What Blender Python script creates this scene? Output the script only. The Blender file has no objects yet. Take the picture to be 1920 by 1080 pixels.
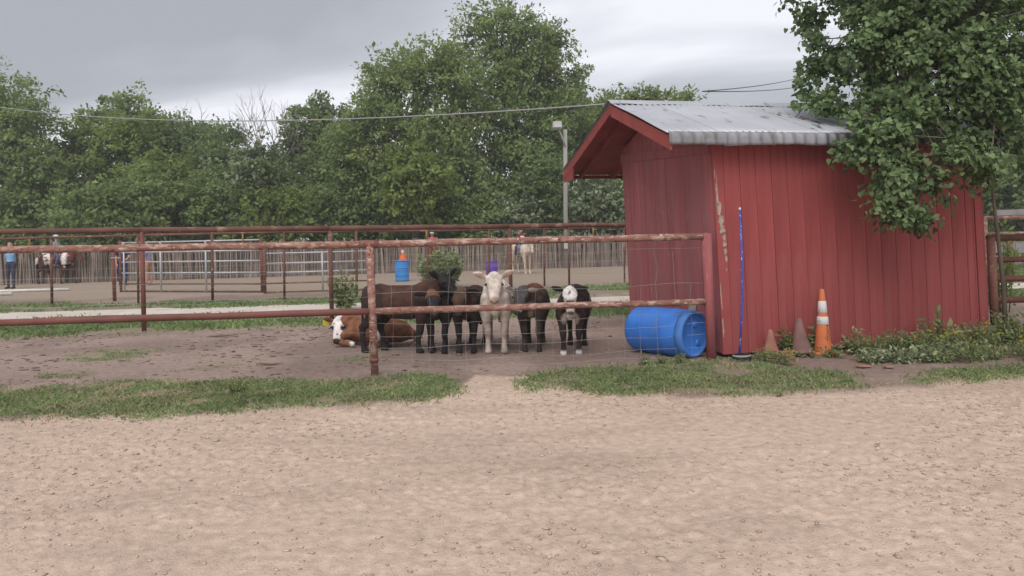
import bpy, bmesh, math, random
import numpy as np
from mathutils import Vector, Matrix, Euler

SC = bpy.context.scene
COL = SC.collection
rad = math.radians
random.seed(7)
RNG = np.random.default_rng(11)

# ------------------------------------------------------------------ camera, sky, sun, exposure
cam_d = bpy.data.cameras.new('camera')
cam = bpy.data.objects.new('camera', cam_d)
COL.objects.link(cam)
cam_d.sensor_width = 36.0
cam_d.lens = 36.0 * 1340 / 1920
cam_d.shift_y = -100 / 1920
cam_d.clip_start, cam_d.clip_end = 0.05, 4000
cam.matrix_world = Matrix.Translation((0, 0, 1.6)) @ Matrix.Rotation(rad(90), 4, 'X') @ Matrix.Rotation(rad(-1.3), 4, 'Z')
SC.camera = cam

SUN_EL, SUN_AZ = 48.0, 193.0          # azimuth clockwise from +Y
world = bpy.data.worlds.new('World')
SC.world = world
world.use_nodes = True
wn, wl = world.node_tree.nodes, world.node_tree.links
wn.clear()


def wnode(t, **kw):
    n = wn.new(t)
    for k, v in kw.items():
        setattr(n, k, v)
    return n


w_out = wnode('ShaderNodeOutputWorld')
w_bg = wnode('ShaderNodeBackground')
w_bg.inputs['Strength'].default_value = 0.1
w_sky = wnode('ShaderNodeTexSky', sky_type='NISHITA', sun_disc=False)
w_sky.sun_elevation, w_sky.sun_rotation = rad(SUN_EL), rad(SUN_AZ)
w_tc = wnode('ShaderNodeTexCoord')
w_sep = wnode('ShaderNodeSeparateXYZ')
wl.new(w_tc.outputs['Generated'], w_sep.inputs[0])
w_abs = wnode('ShaderNodeMath', operation='ABSOLUTE')
wl.new(w_sep.outputs['Z'], w_abs.inputs[0])
w_add = wnode('ShaderNodeMath', operation='ADD')
wl.new(w_abs.outputs[0], w_add.inputs[0])
w_add.inputs[1].default_value = 0.26
w_dx = wnode('ShaderNodeMath', operation='DIVIDE')
w_dy = wnode('ShaderNodeMath', operation='DIVIDE')
wl.new(w_sep.outputs['X'], w_dx.inputs[0]); wl.new(w_add.outputs[0], w_dx.inputs[1])
wl.new(w_sep.outputs['Y'], w_dy.inputs[0]); wl.new(w_add.outputs[0], w_dy.inputs[1])
w_cmb = wnode('ShaderNodeCombineXYZ')
wl.new(w_dx.outputs[0], w_cmb.inputs[0]); wl.new(w_dy.outputs[0], w_cmb.inputs[1])
w_map = wnode('ShaderNodeMapping')
w_map.inputs['Location'].default_value = (7.51, 4.23, 0.0)
w_map.inputs['Scale'].default_value = (0.5, 0.95, 1.0)
wl.new(w_cmb.outputs[0], w_map.inputs[0])
w_noi = wnode('ShaderNodeTexNoise')
w_noi.inputs['Scale'].default_value = 1.0
w_noi.inputs['Detail'].default_value = 5.0
w_noi.inputs['Roughness'].default_value = 0.46
w_noi.inputs['Distortion'].default_value = 0.5
wl.new(w_map.outputs[0], w_noi.inputs['Vector'])
w_rmp = wnode('ShaderNodeValToRGB')
e = w_rmp.color_ramp.elements
e[0].position, e[0].color = 0.40, (0.30, 0.31, 0.335, 1)
e[1].position, e[1].color = 0.60, (0.69, 0.69, 0.735, 1)
m_ = w_rmp.color_ramp.elements.new(0.5)
m_.color = (0.42, 0.43, 0.465, 1)
wl.new(w_noi.outputs['Fac'], w_rmp.inputs[0])
w_mul = wnode('ShaderNodeVectorMath', operation='SCALE')
w_mul.inputs['Scale'].default_value = 10.0
wl.new(w_rmp.outputs[0], w_mul.inputs[0])
w_mix = wnode('ShaderNodeMix', data_type='RGBA')
w_mix.inputs['Factor'].default_value = 0.93
wl.new(w_sky.outputs[0], w_mix.inputs['A'])
wl.new(w_mul.outputs[0], w_mix.inputs['B'])
wl.new(w_mix.outputs['Result'], w_bg.inputs['Color'])
wl.new(w_bg.outputs[0], w_out.inputs[0])

sun_d = bpy.data.lights.new('sun', 'SUN')
sun_d.energy, sun_d.angle, sun_d.color = 1.5, rad(45), (1.0, 0.95, 0.88)
sun = bpy.data.objects.new('sun', sun_d)
COL.objects.link(sun)
sv = Vector((math.cos(rad(SUN_EL)) * math.sin(rad(SUN_AZ)), math.cos(rad(SUN_EL)) * math.cos(rad(SUN_AZ)), math.sin(rad(SUN_EL))))
sun.rotation_euler = sv.to_track_quat('Z', 'Y').to_euler()
sun.location = (0, -5, 20)

SC.view_settings.view_transform = 'Standard'
SC.view_settings.look = 'None'
SC.view_settings.gamma = 1.0
SC.view_settings.exposure = 0.55
SC.view_settings.use_curve_mapping = False


# ------------------------------------------------------------------ helpers: objects
def tag(o, label=None, cat=None, group=None, kind=None):
    for k, v in (('label', label), ('category', cat), ('group', group), ('kind', kind)):
        if v:
            o[k] = v
    return o


def thing(name, label, cat, loc=(0, 0, 0), rz=0.0, group=None):
    o = bpy.data.objects.new(name, None)
    o.empty_display_size = 0.2
    COL.objects.link(o)
    o.location = loc
    o.rotation_euler = (0, 0, rz)
    return tag(o, label, cat, group)


def mesh_np(name, V, F, mat=None, smooth=False, col=None):
    """V (n,3) array, F list of faces or (m,k) int array."""
    me = bpy.data.meshes.new(name)
    V = np.asarray(V, dtype=np.float32)
    if isinstance(F, np.ndarray):
        m, k = F.shape
        me.vertices.add(len(V))
        me.vertices.foreach_set('co', V.ravel())
        me.loops.add(m * k)
        me.loops.foreach_set('vertex_index', F.astype(np.int32).ravel())
        me.polygons.add(m)
        me.polygons.foreach_set('loop_start', np.arange(0, m * k, k, dtype=np.int32))
        me.polygons.foreach_set('loop_total', np.full(m, k, dtype=np.int32))
        me.update(calc_edges=True)
    else:
        me.from_pydata([tuple(map(float, v)) for v in V], [], F)
        me.update()
    if smooth:
        me.polygons.foreach_set('use_smooth', np.ones(len(me.polygons), dtype=bool))
    if col is not None:
        a = me.attributes.new('Col', 'FLOAT_COLOR', 'POINT')
        c = np.ones((len(V), 4), dtype=np.float32)
        c[:, :3] = col
        a.data.foreach_set('color', c.ravel())
    if mat:
        me.materials.append(mat)
    return me


def link(name, me, parent=None, loc=(0, 0, 0), rot=(0, 0, 0), scale=(1, 1, 1)):
    o = bpy.data.objects.new(name, me)
    COL.objects.link(o)
    o.location, o.rotation_euler, o.scale = loc, rot, scale
    if parent is not None:
        o.parent = parent
    return o


def part(name, vf, mat, parent, smooth=False, world=False, kind=None):
    V, F = vf
    V = np.asarray(V, dtype=float)
    if world and parent is not None:
        off = Vector((0, 0, 0))
        p = parent
        while p is not None:
            off += p.location
            p = p.parent
        V = V - np.array(off)
    o = link(name, mesh_np(name, V, F, mat, smooth), parent)
    if kind:
        o['kind'] = kind
    return o


# ------------------------------------------------------------------ helpers: shapes
def join(*vfs):
    V, F, n = [], [], 0
    for v, f in vfs:
        V.extend([tuple(a) for a in v])
        F.extend([tuple(int(i) + n for i in q) for q in f])
        n += len(v)
    return V, F


def box(x0, x1, y0, y1, z0, z1):
    V = [(x, y, z) for z in (z0, z1) for y in (y0, y1) for x in (x0, x1)]
    F = [(0, 2, 3, 1), (4, 5, 7, 6), (0, 1, 5, 4), (2, 6, 7, 3), (0, 4, 6, 2), (1, 3, 7, 5)]
    return V, F


def bbox_mesh(name, sx, sy, sz, bev, mat):
    bm = bmesh.new()
    bmesh.ops.create_cube(bm, size=1.0)
    bmesh.ops.scale(bm, vec=(sx, sy, sz), verts=bm.verts)
    if bev:
        bmesh.ops.bevel(bm, geom=bm.edges[:], offset=bev, segments=1, affect='EDGES')
    me = bpy.data.meshes.new(name)
    bm.to_mesh(me)
    bm.free()
    me.materials.append(mat)
    return me


def tube(pts, radii, n=10, side=None, cap=True, round_cap=False):
    """Tube along pts. radii: float | list of float | list of (a,b) with a along side."""
    pts = [Vector(p) for p in pts]
    if not isinstance(radii, (list, tuple)):
        radii = [radii] * len(pts)
    rr = [(r, r) if not isinstance(r, (list, tuple)) else r for r in radii]
    if round_cap:
        d0 = (pts[0] - pts[1]).normalized(); d1 = (pts[-1] - pts[-2]).normalized()
        a = [pts[0] + d0 * min(rr[0]) * k for k in (0.85, 0.55)]
        b = [pts[-1] + d1 * min(rr[-1]) * k for k in (0.55, 0.85)]
        ra = [(rr[0][0] * k, rr[0][1] * k) for k in (0.45, 0.82)]
        rb = [(rr[-1][0] * k, rr[-1][1] * k) for k in (0.82, 0.45)]
        pts, rr = a + pts + b, ra + rr + rb
    V, F = [], []
    prev = None
    for i, p in enumerate(pts):
        d = (pts[min(i + 1, len(pts) - 1)] - pts[max(i - 1, 0)])
        d = d.normalized() if d.length > 1e-9 else Vector((0, 0, 1))
        if side is not None:
            s = Vector(side)
            s = s - d * s.dot(d)
            if s.length < 1e-3:
                s = d.orthogonal()
            s.normalize()
        else:
            if prev is None:
                s = d.orthogonal().normalized()
            else:
                s = prev - d * prev.dot(d)
                s = s.normalized() if s.length > 1e-6 else d.orthogonal().normalized()
            prev = s
        t = d.cross(s)
        a, b = rr[i]
        for k in range(n):
            an = 2 * math.pi * k / n
            V.append(tuple(p + s * (a * math.cos(an)) + t * (b * math.sin(an))))
    for i in range(len(pts) - 1):
        for k in range(n):
            k2 = (k + 1) % n
            F.append((i * n + k, i * n + k2, (i + 1) * n + k2, (i + 1) * n + k))
    if cap:
        F.append(tuple(range(n))[::-1])
        F.append(tuple(range((len(pts) - 1) * n, len(pts) * n)))
    return V, F


def lathe(prof, n=24, cap=True):
    V, F = [], []
    for r, z in prof:
        for k in range(n):
            a = 2 * math.pi * k / n
            V.append((r * math.cos(a), r * math.sin(a), z))
    for i in range(len(prof) - 1):
        for k in range(n):
            k2 = (k + 1) % n
            F.append((i * n + k, i * n + k2, (i + 1) * n + k2, (i + 1) * n + k))
    if cap:
        F.append(tuple(range(n))[::-1])
        F.append(tuple(range((len(prof) - 1) * n, len(prof) * n)))
    return V, F


def wob(p, q, n, amp, rnd):
    p, q = Vector(p), Vector(q)
    out = []
    for i in range(n + 1):
        t = i / n
        v = p.lerp(q, t)
        if 0 < i < n:
            v = v + Vector((rnd.uniform(-amp, amp), rnd.uniform(-amp, amp), rnd.uniform(-amp, amp)))
        out.append(v)
    return out


# ------------------------------------------------------------------ helpers: noise
def vnoise(x, y, seed=0):
    ix, iy = np.floor(x).astype(np.int64), np.floor(y).astype(np.int64)
    fx, fy = x - ix, y - iy
    fx, fy = fx * fx * (3 - 2 * fx), fy * fy * (3 - 2 * fy)

    def h(a, b):
        n = (a * 374761393 + b * 668265263 + seed * 974711) & 0xffffffff
        n = ((n ^ (n >> 13)) * 1274126177) & 0xffffffff
        n = n ^ (n >> 16)
        return (n & 0xffff) / 65535.0
    return (h(ix, iy) * (1 - fx) + h(ix + 1, iy) * fx) * (1 - fy) + (h(ix, iy + 1) * (1 - fx) + h(ix + 1, iy + 1) * fx) * fy


def fbm(x, y, seed=0, o=4):
    s, a, t = 0, 1.0, 0
    for i in range(o):
        s = s + a * vnoise(x * 2 ** i + i * 17.3, y * 2 ** i - i * 9.1, seed + i)
        t += a
        a *= 0.5
    return s / t


def in_poly(x, y, poly):
    ins = np.zeros(x.shape, dtype=bool)
    j = len(poly) - 1
    for i in range(len(poly)):
        xi, yi = poly[i]
        xj, yj = poly[j]
        c = ((yi > y) != (yj > y)) & (x < (xj - xi) * (y - yi) / (yj - yi + 1e-12) + xi)
        ins ^= c
        j = i
    return ins


# ------------------------------------------------------------------ helpers: materials
def mat(name, col, rough=0.8, var=0.15, scale=6.0, stretch=(1, 1, 1), bump=0.0, bscale=40.0, spec=0.3, metal=0.0,
        obj_rand=0.0, isl_rand=0.0, trans=0.0, patches=None, wave=None):
    """patches: list of (colour, noise scale, stretch, lo, hi)"""
    m = bpy.data.materials.new(name)
    m.use_nodes = True
    n, l = m.node_tree.nodes, m.node_tree.links
    b = n['Principled BSDF']
    b.inputs['Roughness'].default_value = rough
    b.inputs['Specular IOR Level'].default_value = spec
    b.inputs['Metallic'].default_value = metal
    tc = n.new('ShaderNodeTexCoord')

    def noise(s, st, det=5, dist=0.0, loc=(0, 0, 0)):
        mp = n.new('ShaderNodeMapping')
        mp.inputs['Scale'].default_value = st
        mp.inputs['Location'].default_value = loc
        l.new(tc.outputs['Object'], mp.inputs[0])
        t = n.new('ShaderNodeTexNoise')
        t.inputs['Scale'].default_value = s
        t.inputs['Detail'].default_value = det
        t.inputs['Distortion'].default_value = dist
        l.new(mp.outputs[0], t.inputs['Vector'])
        return t.outputs['Fac']

    def scaled(colsock, facsock, lo, hi, v):
        mr = n.new('ShaderNodeMapRange')
        l.new(facsock, mr.inputs['Value'])
        mr.inputs['From Min'].default_value, mr.inputs['From Max'].default_value = lo, hi
        mr.inputs['To Min'].default_value, mr.inputs['To Max'].default_value = 1 - v, 1 + v
        vm = n.new('ShaderNodeVectorMath')
        vm.operation = 'SCALE'
        l.new(colsock, vm.inputs[0])
        l.new(mr.outputs[0], vm.inputs['Scale'])
        return vm.outputs[0]
    if col == 'Col':
        a = n.new('ShaderNodeAttribute')
        a.attribute_name = 'Col'
        c = a.outputs['Color']
    else:
        a = n.new('ShaderNodeRGB')
        a.outputs[0].default_value = (*col, 1)
        c = a.outputs[0]
    if var:
        c = scaled(c, noise(scale, stretch), 0.3, 0.7, var)
    if obj_rand:
        oi = n.new('ShaderNodeObjectInfo')
        c = scaled(c, oi.outputs['Random'], 0, 1, obj_rand)
    if isl_rand:
        ge = n.new('ShaderNodeNewGeometry')
        c = scaled(c, ge.outputs['Random Per Island'], 0, 1, isl_rand)
    for i, (pc, ps, pst, lo, hi) in enumerate(patches or []):
        mr = n.new('ShaderNodeMapRange')
        l.new(noise(ps, pst, 6, 0.4, (i * 3.7, i * 1.3, 0)), mr.inputs['Value'])
        mr.inputs['From Min'].default_value, mr.inputs['From Max'].default_value = lo, hi
        mx = n.new('ShaderNodeMix')
        mx.data_type = 'RGBA'
        l.new(mr.outputs[0], mx.inputs['Factor'])
        l.new(c, mx.inputs['A'])
        mx.inputs['B'].default_value = (*pc, 1)
        c = mx.outputs['Result']
    l.new(c, b.inputs['Base Color'])
    if bump:
        bp = n.new('ShaderNodeBump')
        bp.inputs['Strength'].default_value = bump
        bp.inputs['Distance'].default_value = 0.02
        l.new(noise(bscale, stretch, 6), bp.inputs['Height'])
        l.new(bp.outputs[0], b.inputs['Normal'])
    if trans:
        tr = n.new('ShaderNodeBsdfTranslucent')
        l.new(c, tr.inputs['Color'])
        ms = n.new('ShaderNodeMixShader')
        ms.inputs[0].default_value = trans
        l.new(b.outputs[0], ms.inputs[1])
        l.new(tr.outputs[0], ms.inputs[2])
        l.new(ms.outputs[0], n['Material Output'].inputs[0])
    return m


MT = {}
MT['ground'] = mat('ground_earth', 'Col', 0.95, 0.16, 14.0, bump=0.6, bscale=75, spec=0.1)
MT['clod'] = mat('clod_earth', (0.55, 0.42, 0.335), 0.95, 0.1, 8, spec=0.1, isl_rand=0.2)
MT['road'] = mat('caliche', (0.62, 0.55, 0.49), 0.95, 0.12, 2.0, bump=0.3, spec=0.1)
MT['grass'] = mat('grass_blades', (0.285, 0.375, 0.165), 0.75, 0.25, 1.3, spec=0.15, isl_rand=0.35, trans=0.4)
MT['dry'] = mat('dry_grass', (0.42, 0.36, 0.21), 0.85, 0.2, 1.3, spec=0.1, isl_rand=0.3)
PEEL = [((0.42, 0.26, 0.20), 16.0, (1, 1, 1), 0.57, 0.7), ((0.15, 0.05, 0.03), 22.0, (1, 1, 1), 0.60, 0.7)]
MT['pipe'] = mat('peeling_red_pipe', (0.225, 0.098, 0.075), 0.7, 0.2, 4, bump=0.25, bscale=60, patches=PEEL)
MT['pipe_worn'] = mat('worn_red_pipe', (0.27, 0.132, 0.104), 0.75, 0.2, 4, bump=0.3, bscale=60,
                      patches=[((0.47, 0.32, 0.26), 13.0, (0.6, 1, 1.4), 0.49, 0.66), ((0.58, 0.47, 0.40), 19.0, (0.5, 1, 2), 0.58, 0.68), ((0.17, 0.055, 0.035), 24.0, (1, 1, 1), 0.58, 0.68)])
MT['pipe_low'] = mat('dull_red_pipe', (0.19, 0.075, 0.06), 0.7, 0.2, 3, bump=0.2, bscale=60)
MT['brown_pipe'] = mat('brown_pipe', (0.155, 0.075, 0.058), 0.75, 0.25, 3, bump=0.2, bscale=60,
                       patches=[((0.32, 0.2, 0.15), 5.0, (1, 1, 1), 0.6, 0.7)])
MT['yellow_stub'] = mat('ochre_post', (0.26, 0.17, 0.06), 0.8)
MT['silver'] = mat('galvanised_pipe', (0.5, 0.5, 0.53), 0.5, 0.15, 5, metal=0.3)
MT['wire'] = mat('fence_wire', (0.42, 0.39, 0.37), 0.6, 0.2, 3, metal=0.2)
MT['stay'] = mat('weathered_stakes', (0.235, 0.19, 0.165), 0.9, 0.2, 3, isl_rand=0.4)
MT['white_pole'] = mat('white_pole', (0.75, 0.72, 0.66), 0.6, 0.1)
MT['siding'] = mat('red_siding', (0.32, 0.07, 0.069), 0.72, 0.16, 3.0, (6, 6, 0.35), bump=0.12, bscale=60, obj_rand=0.09,
                   patches=[((0.335, 0.095, 0.094), 1.1, (3, 3, 0.6), 0.52, 0.75)])
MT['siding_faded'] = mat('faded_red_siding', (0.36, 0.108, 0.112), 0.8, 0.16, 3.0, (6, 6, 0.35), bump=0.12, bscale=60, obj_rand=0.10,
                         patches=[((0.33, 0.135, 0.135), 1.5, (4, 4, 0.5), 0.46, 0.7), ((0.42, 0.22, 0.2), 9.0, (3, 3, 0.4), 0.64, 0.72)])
MT['corner'] = mat('peeling_corner_board', (0.345, 0.08, 0.08), 0.75, 0.12, 3.0, bump=0.2, bscale=60)
MT['peel_chip'] = mat('bare_weathered_wood', (0.42, 0.35, 0.29), 0.9, 0.25, 20, bump=0.4, bscale=90)
MT['fascia'] = mat('red_fascia', (0.32, 0.07, 0.06), 0.7, 0.15, 3.0, bump=0.15, bscale=40)
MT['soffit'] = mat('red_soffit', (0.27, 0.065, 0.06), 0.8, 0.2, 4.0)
MT['dark_wood'] = mat('dark_shed_frame', (0.2, 0.045, 0.045), 0.9, 0.2, 4.0)
MT['tin'] = mat('corrugated_tin', (0.52, 0.53, 0.575), 0.5, 0.10, 1.4, (1, 1, 1), bump=0.1, bscale=18, metal=0.3, spec=0.5, obj_rand=0.08,
                patches=[((0.28, 0.27, 0.27), 2.2, (3, 1, 1), 0.6, 0.72)])
MT['tin_rust'] = mat('rusty_corrugated_tin', (0.50, 0.51, 0.55), 0.55, 0.12, 1.4, (1, 1, 1), bump=0.1, bscale=18, metal=0.3, spec=0.5,
                     patches=[((0.11, 0.075, 0.06), 3.0, (5, 1.2, 1), 0.57, 0.64)])
MT['tin_edge'] = mat('shaded_tin_edge', (0.24, 0.245, 0.27), 0.6, 0.2, 3.0, metal=0.35,  # same tin as the roof, shade of the hanging flap put into the colour
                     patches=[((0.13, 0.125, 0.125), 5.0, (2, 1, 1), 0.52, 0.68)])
MT['tin_flap'] = mat('shaded_tin_flap', (0.31, 0.315, 0.345), 0.65, 0.15, 3.0, metal=0.2, obj_rand=0.08,  # paler step of the same painted shade, for the left flaps
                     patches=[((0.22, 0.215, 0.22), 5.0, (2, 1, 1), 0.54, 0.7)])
MT['blue'] = mat('blue_plastic', (0.045, 0.21, 0.70), 0.42, 0.12, 3.0, spec=0.45, bump=0.04, bscale=15,
                 patches=[((0.16, 0.22, 0.35), 4.0, (1, 1, 1), 0.62, 0.8)])
MT['blue_far'] = mat('pale_blue_plastic', (0.055, 0.25, 0.62), 0.5, 0.12, 3.0)
MT['purple'] = mat('purple_plastic', (0.15, 0.075, 0.42), 0.5, 0.12, 3.0)
MT['orange'] = mat('orange_rubber', (0.62, 0.185, 0.075), 0.6, 0.12, 6.0, patches=[((0.55, 0.15, 0.06), 5.0, (1, 1, 1), 0.6, 0.75)])
MT['orange_far'] = mat('orange_cone', (0.8, 0.17, 0.04), 0.6, 0.1)
MT['old_cone'] = mat('faded_cone', (0.36, 0.165, 0.125), 0.85, 0.2, 6.0, patches=[((0.27, 0.14, 0.12), 4.0, (1, 1, 1), 0.5, 0.7)])
MT['dark_cone'] = mat('grimy_cone', (0.22, 0.125, 0.115), 0.9, 0.2, 6.0, patches=[((0.38, 0.17, 0.11), 3.0, (1, 1, 1), 0.5, 0.7)])
MT['band'] = mat('scuffed_white_band', (0.66, 0.66, 0.66), 0.6, 0.08, 6, patches=[((0.45, 0.46, 0.44), 14.0, (1, 1, 1), 0.56, 0.66)])
MT['ink'] = mat('stencil_black', (0.05, 0.03, 0.035), 0.7, 0)
MT['pole_blue'] = mat('speckled_blue_pole', (0.075, 0.085, 0.42), 0.5, 0.15, 6,
                      patches=[((0.55, 0.58, 0.75), 34.0, (1, 1, 0.6), 0.60, 0.68)])
MT['black'] = mat('black_rubber', (0.02, 0.021, 0.026), 0.7, 0.2)
MT['bark'] = mat('bark', (0.13, 0.10, 0.08), 0.95, 0.3, 6, (1, 1, 0.3), bump=0.5, bscale=20)
MT['pale_bark'] = mat('pale_bark', (0.20, 0.17, 0.145), 0.95, 0.2, 6, (1, 1, 0.3), bump=0.3, bscale=20)
MT['dead'] = mat('dead_wood', (0.30, 0.27, 0.245), 0.95, 0.2, 3)
MT['leaf_mid'] = mat('foliage_mid', (0.245, 0.325, 0.125), 0.7, 0.3, 0.7, spec=0.2, isl_rand=0.35, trans=0.5, patches=[((0.31, 0.37, 0.13), 0.33, (1, 1, 1), 0.5, 0.68)])
MT['leaf_dark'] = mat('foliage_dark', (0.21, 0.28, 0.118), 0.7, 0.3, 0.7, spec=0.2, isl_rand=0.35, trans=0.5, patches=[((0.215, 0.27, 0.11), 0.33, (1, 1, 1), 0.52, 0.7)])
MT['leaf_lime'] = mat('foliage_lime', (0.245, 0.315, 0.095), 0.7, 0.3, 0.7, spec=0.2, isl_rand=0.3, trans=0.5)
MT['leaf_pale'] = mat('foliage_pale', (0.235, 0.285, 0.165), 0.7, 0.3, 0.7, spec=0.2, isl_rand=0.4, trans=0.28)
MT['leaf_mulberry'] = mat('mulberry_leaves', (0.13, 0.195, 0.078), 0.5, 0.35, 1.6, spec=0.35, isl_rand=0.5, trans=0.3)
MT['leaf_mul_obj'] = mat('mulberry_leaf_light', (0.175, 0.25, 0.105), 0.5, 0.2, 4.0, spec=0.35, obj_rand=0.35, trans=0.22)
MT['weed'] = mat('weed_leaves', (0.25, 0.30, 0.135), 0.75, 0.3, 3.0, spec=0.2, isl_rand=0.4, trans=0.35)
MT['weed_grey'] = mat('grey_weed_leaves', (0.26, 0.30, 0.175), 0.8, 0.3, 3.0, spec=0.15, isl_rand=0.4, trans=0.15)
MT['stem'] = mat('weed_stems', (0.12, 0.13, 0.05), 0.85, 0.2)
MT['yellow'] = mat('yellow_petals', (0.75, 0.64, 0.05), 0.7, 0.1)
MT['fur'] = mat('calf_hair', 'Col', 0.85, 0.32, 11.0, (1, 1, 1), bump=0.6, bscale=48, spec=0.15)
MT['skin'] = mat('people_surface', 'Col', 0.8, 0.15, 12.0, spec=0.2)
MT['eye'] = mat('dark_eye', (0.012, 0.01, 0.01), 0.15, 0, spec=0.6)
MT['tag'] = mat('yellow_tag', (0.78, 0.62, 0.08), 0.5, 0.05)
MT['cable'] = mat('pale_cable', (0.34, 0.35, 0.36), 0.6, 0)
MT['cable_dark'] = mat('dark_cable', (0.07, 0.07, 0.075), 0.6, 0)
MT['pole_grey'] = mat('grey_lamp_pole', (0.33, 0.32, 0.30), 0.85, 0.15, 2, (1, 1, 0.2))
MT['trailer'] = mat('trailer_paint', (0.45, 0.43, 0.43), 0.5, 0.15, 2)
MT['brick'] = mat('broken_brick', (0.30, 0.11, 0.08), 0.9, 0.25, 10)
MT['tile'] = mat('clay_shard', (0.30, 0.18, 0.14), 0.9, 0.25, 10)
MT['dirt_stick'] = mat('stick_wood', (0.22, 0.15, 0.11), 0.9, 0.25, 10)
MT['bib'] = mat('white_number_bib', (0.8, 0.74, 0.74), 0.7, 0)
MT['leather'] = mat('saddle_leather', (0.10, 0.035, 0.03), 0.6, 0.2)

# ------------------------------------------------------------------ ground
POLY = {
 'strip_left': [(-9, 8.2), (-5.94, 8.17), (-5.15, 8.08), (-4.14, 8.27), (-3.0, 8.05), (-2.47, 8.11), (-1.68, 8.11), (-1.52, 8.25), (-0.76, 8.16), (-0.56, 7.24), (-1.07, 6.89), (-1.91, 6.91), (-2.64, 6.76), (-3.39, 6.72), (-4.25, 6.64), (-4.81, 6.57), (-9, 6.3)],
 'strip_right': [(0.1, 8.09), (0.55, 8.43), (1.53, 8.59), (2.51, 8.84), (2.78, 8.44), (3.22, 7.95), (3.64, 7.45), (3.44, 7.15), (2.74, 7.02), (1.77, 6.96), (0.83, 7.05), (0.2, 7.45)],
 'strip_far_right': [(4.09, 7.5), (4.62, 7.9), (5.86, 8.0), (8.5, 8.6), (8.5, 7.9), (5.69, 7.56), (4.81, 7.26), (4.03, 7.24)],
 'pen_a': [(-6.56, 10.35), (-6.19, 10.78), (-5.4, 10.67), (-5.23, 10.03), (-5.62, 9.78)],
 'pen_b': [(-4.31, 8.88), (-4.01, 9.29), (-3.57, 9.24), (-3.78, 8.89)],
 'pen_c': [(-5.8, 8.85), (-5.73, 9.13), (-5.24, 8.92), (-5.27, 8.59)],
 'pen_d': [(-2.42, 9.66), (-1.95, 9.86), (-1.75, 9.57), (-2.21, 9.38)],
 'verge_near': [(-16, 15.5), (-11.8, 15.5), (-7.72, 15.3), (-4.03, 15.2), (2.68, 15.8), (9, 16.6), (20, 17.8), (20, 15.2), (9, 14.3), (2.36, 13.77), (-0.62, 13.47), (-2.72, 13.36), (-4.58, 13.22), (-6.56, 12.82), (-7.59, 12.44), (-9.59, 12.5), (-16, 12.3)],
 'verge_far': [(-24, 19.2), (-14.76, 19.32), (-9.21, 18.62), (-5.08, 18.81), (-0.9, 20.09), (3.8, 22.05), (9, 23.5), (22, 27), (22, 20.5), (9, 18.6), (3.12, 17.95), (-0.8, 17.6), (-4.67, 17.25), (-8.48, 17.12), (-13.11, 17.1), (-24, 16.9)],
}
SAND_X = [-60, -9, -7, -4.8, -3.4, -1.9, -1.07, -0.62, -0.45, 0.1, 0.25, 0.83, 1.77, 2.7, 3.5, 4.1, 4.8, 5.7, 7, 9, 60]
SAND_Y = [5.5, 6.2, 6.45, 6.6, 6.75, 6.95, 6.95, 7.3, 8.15, 8.15, 7.5, 7.1, 7.0, 7.05, 7.2, 7.3, 7.35, 7.65, 8.0, 8.2, 10]


def smooth01(x):
    x = np.clip(x, 0, 1)
    return x * x * (3 - 2 * x)


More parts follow.
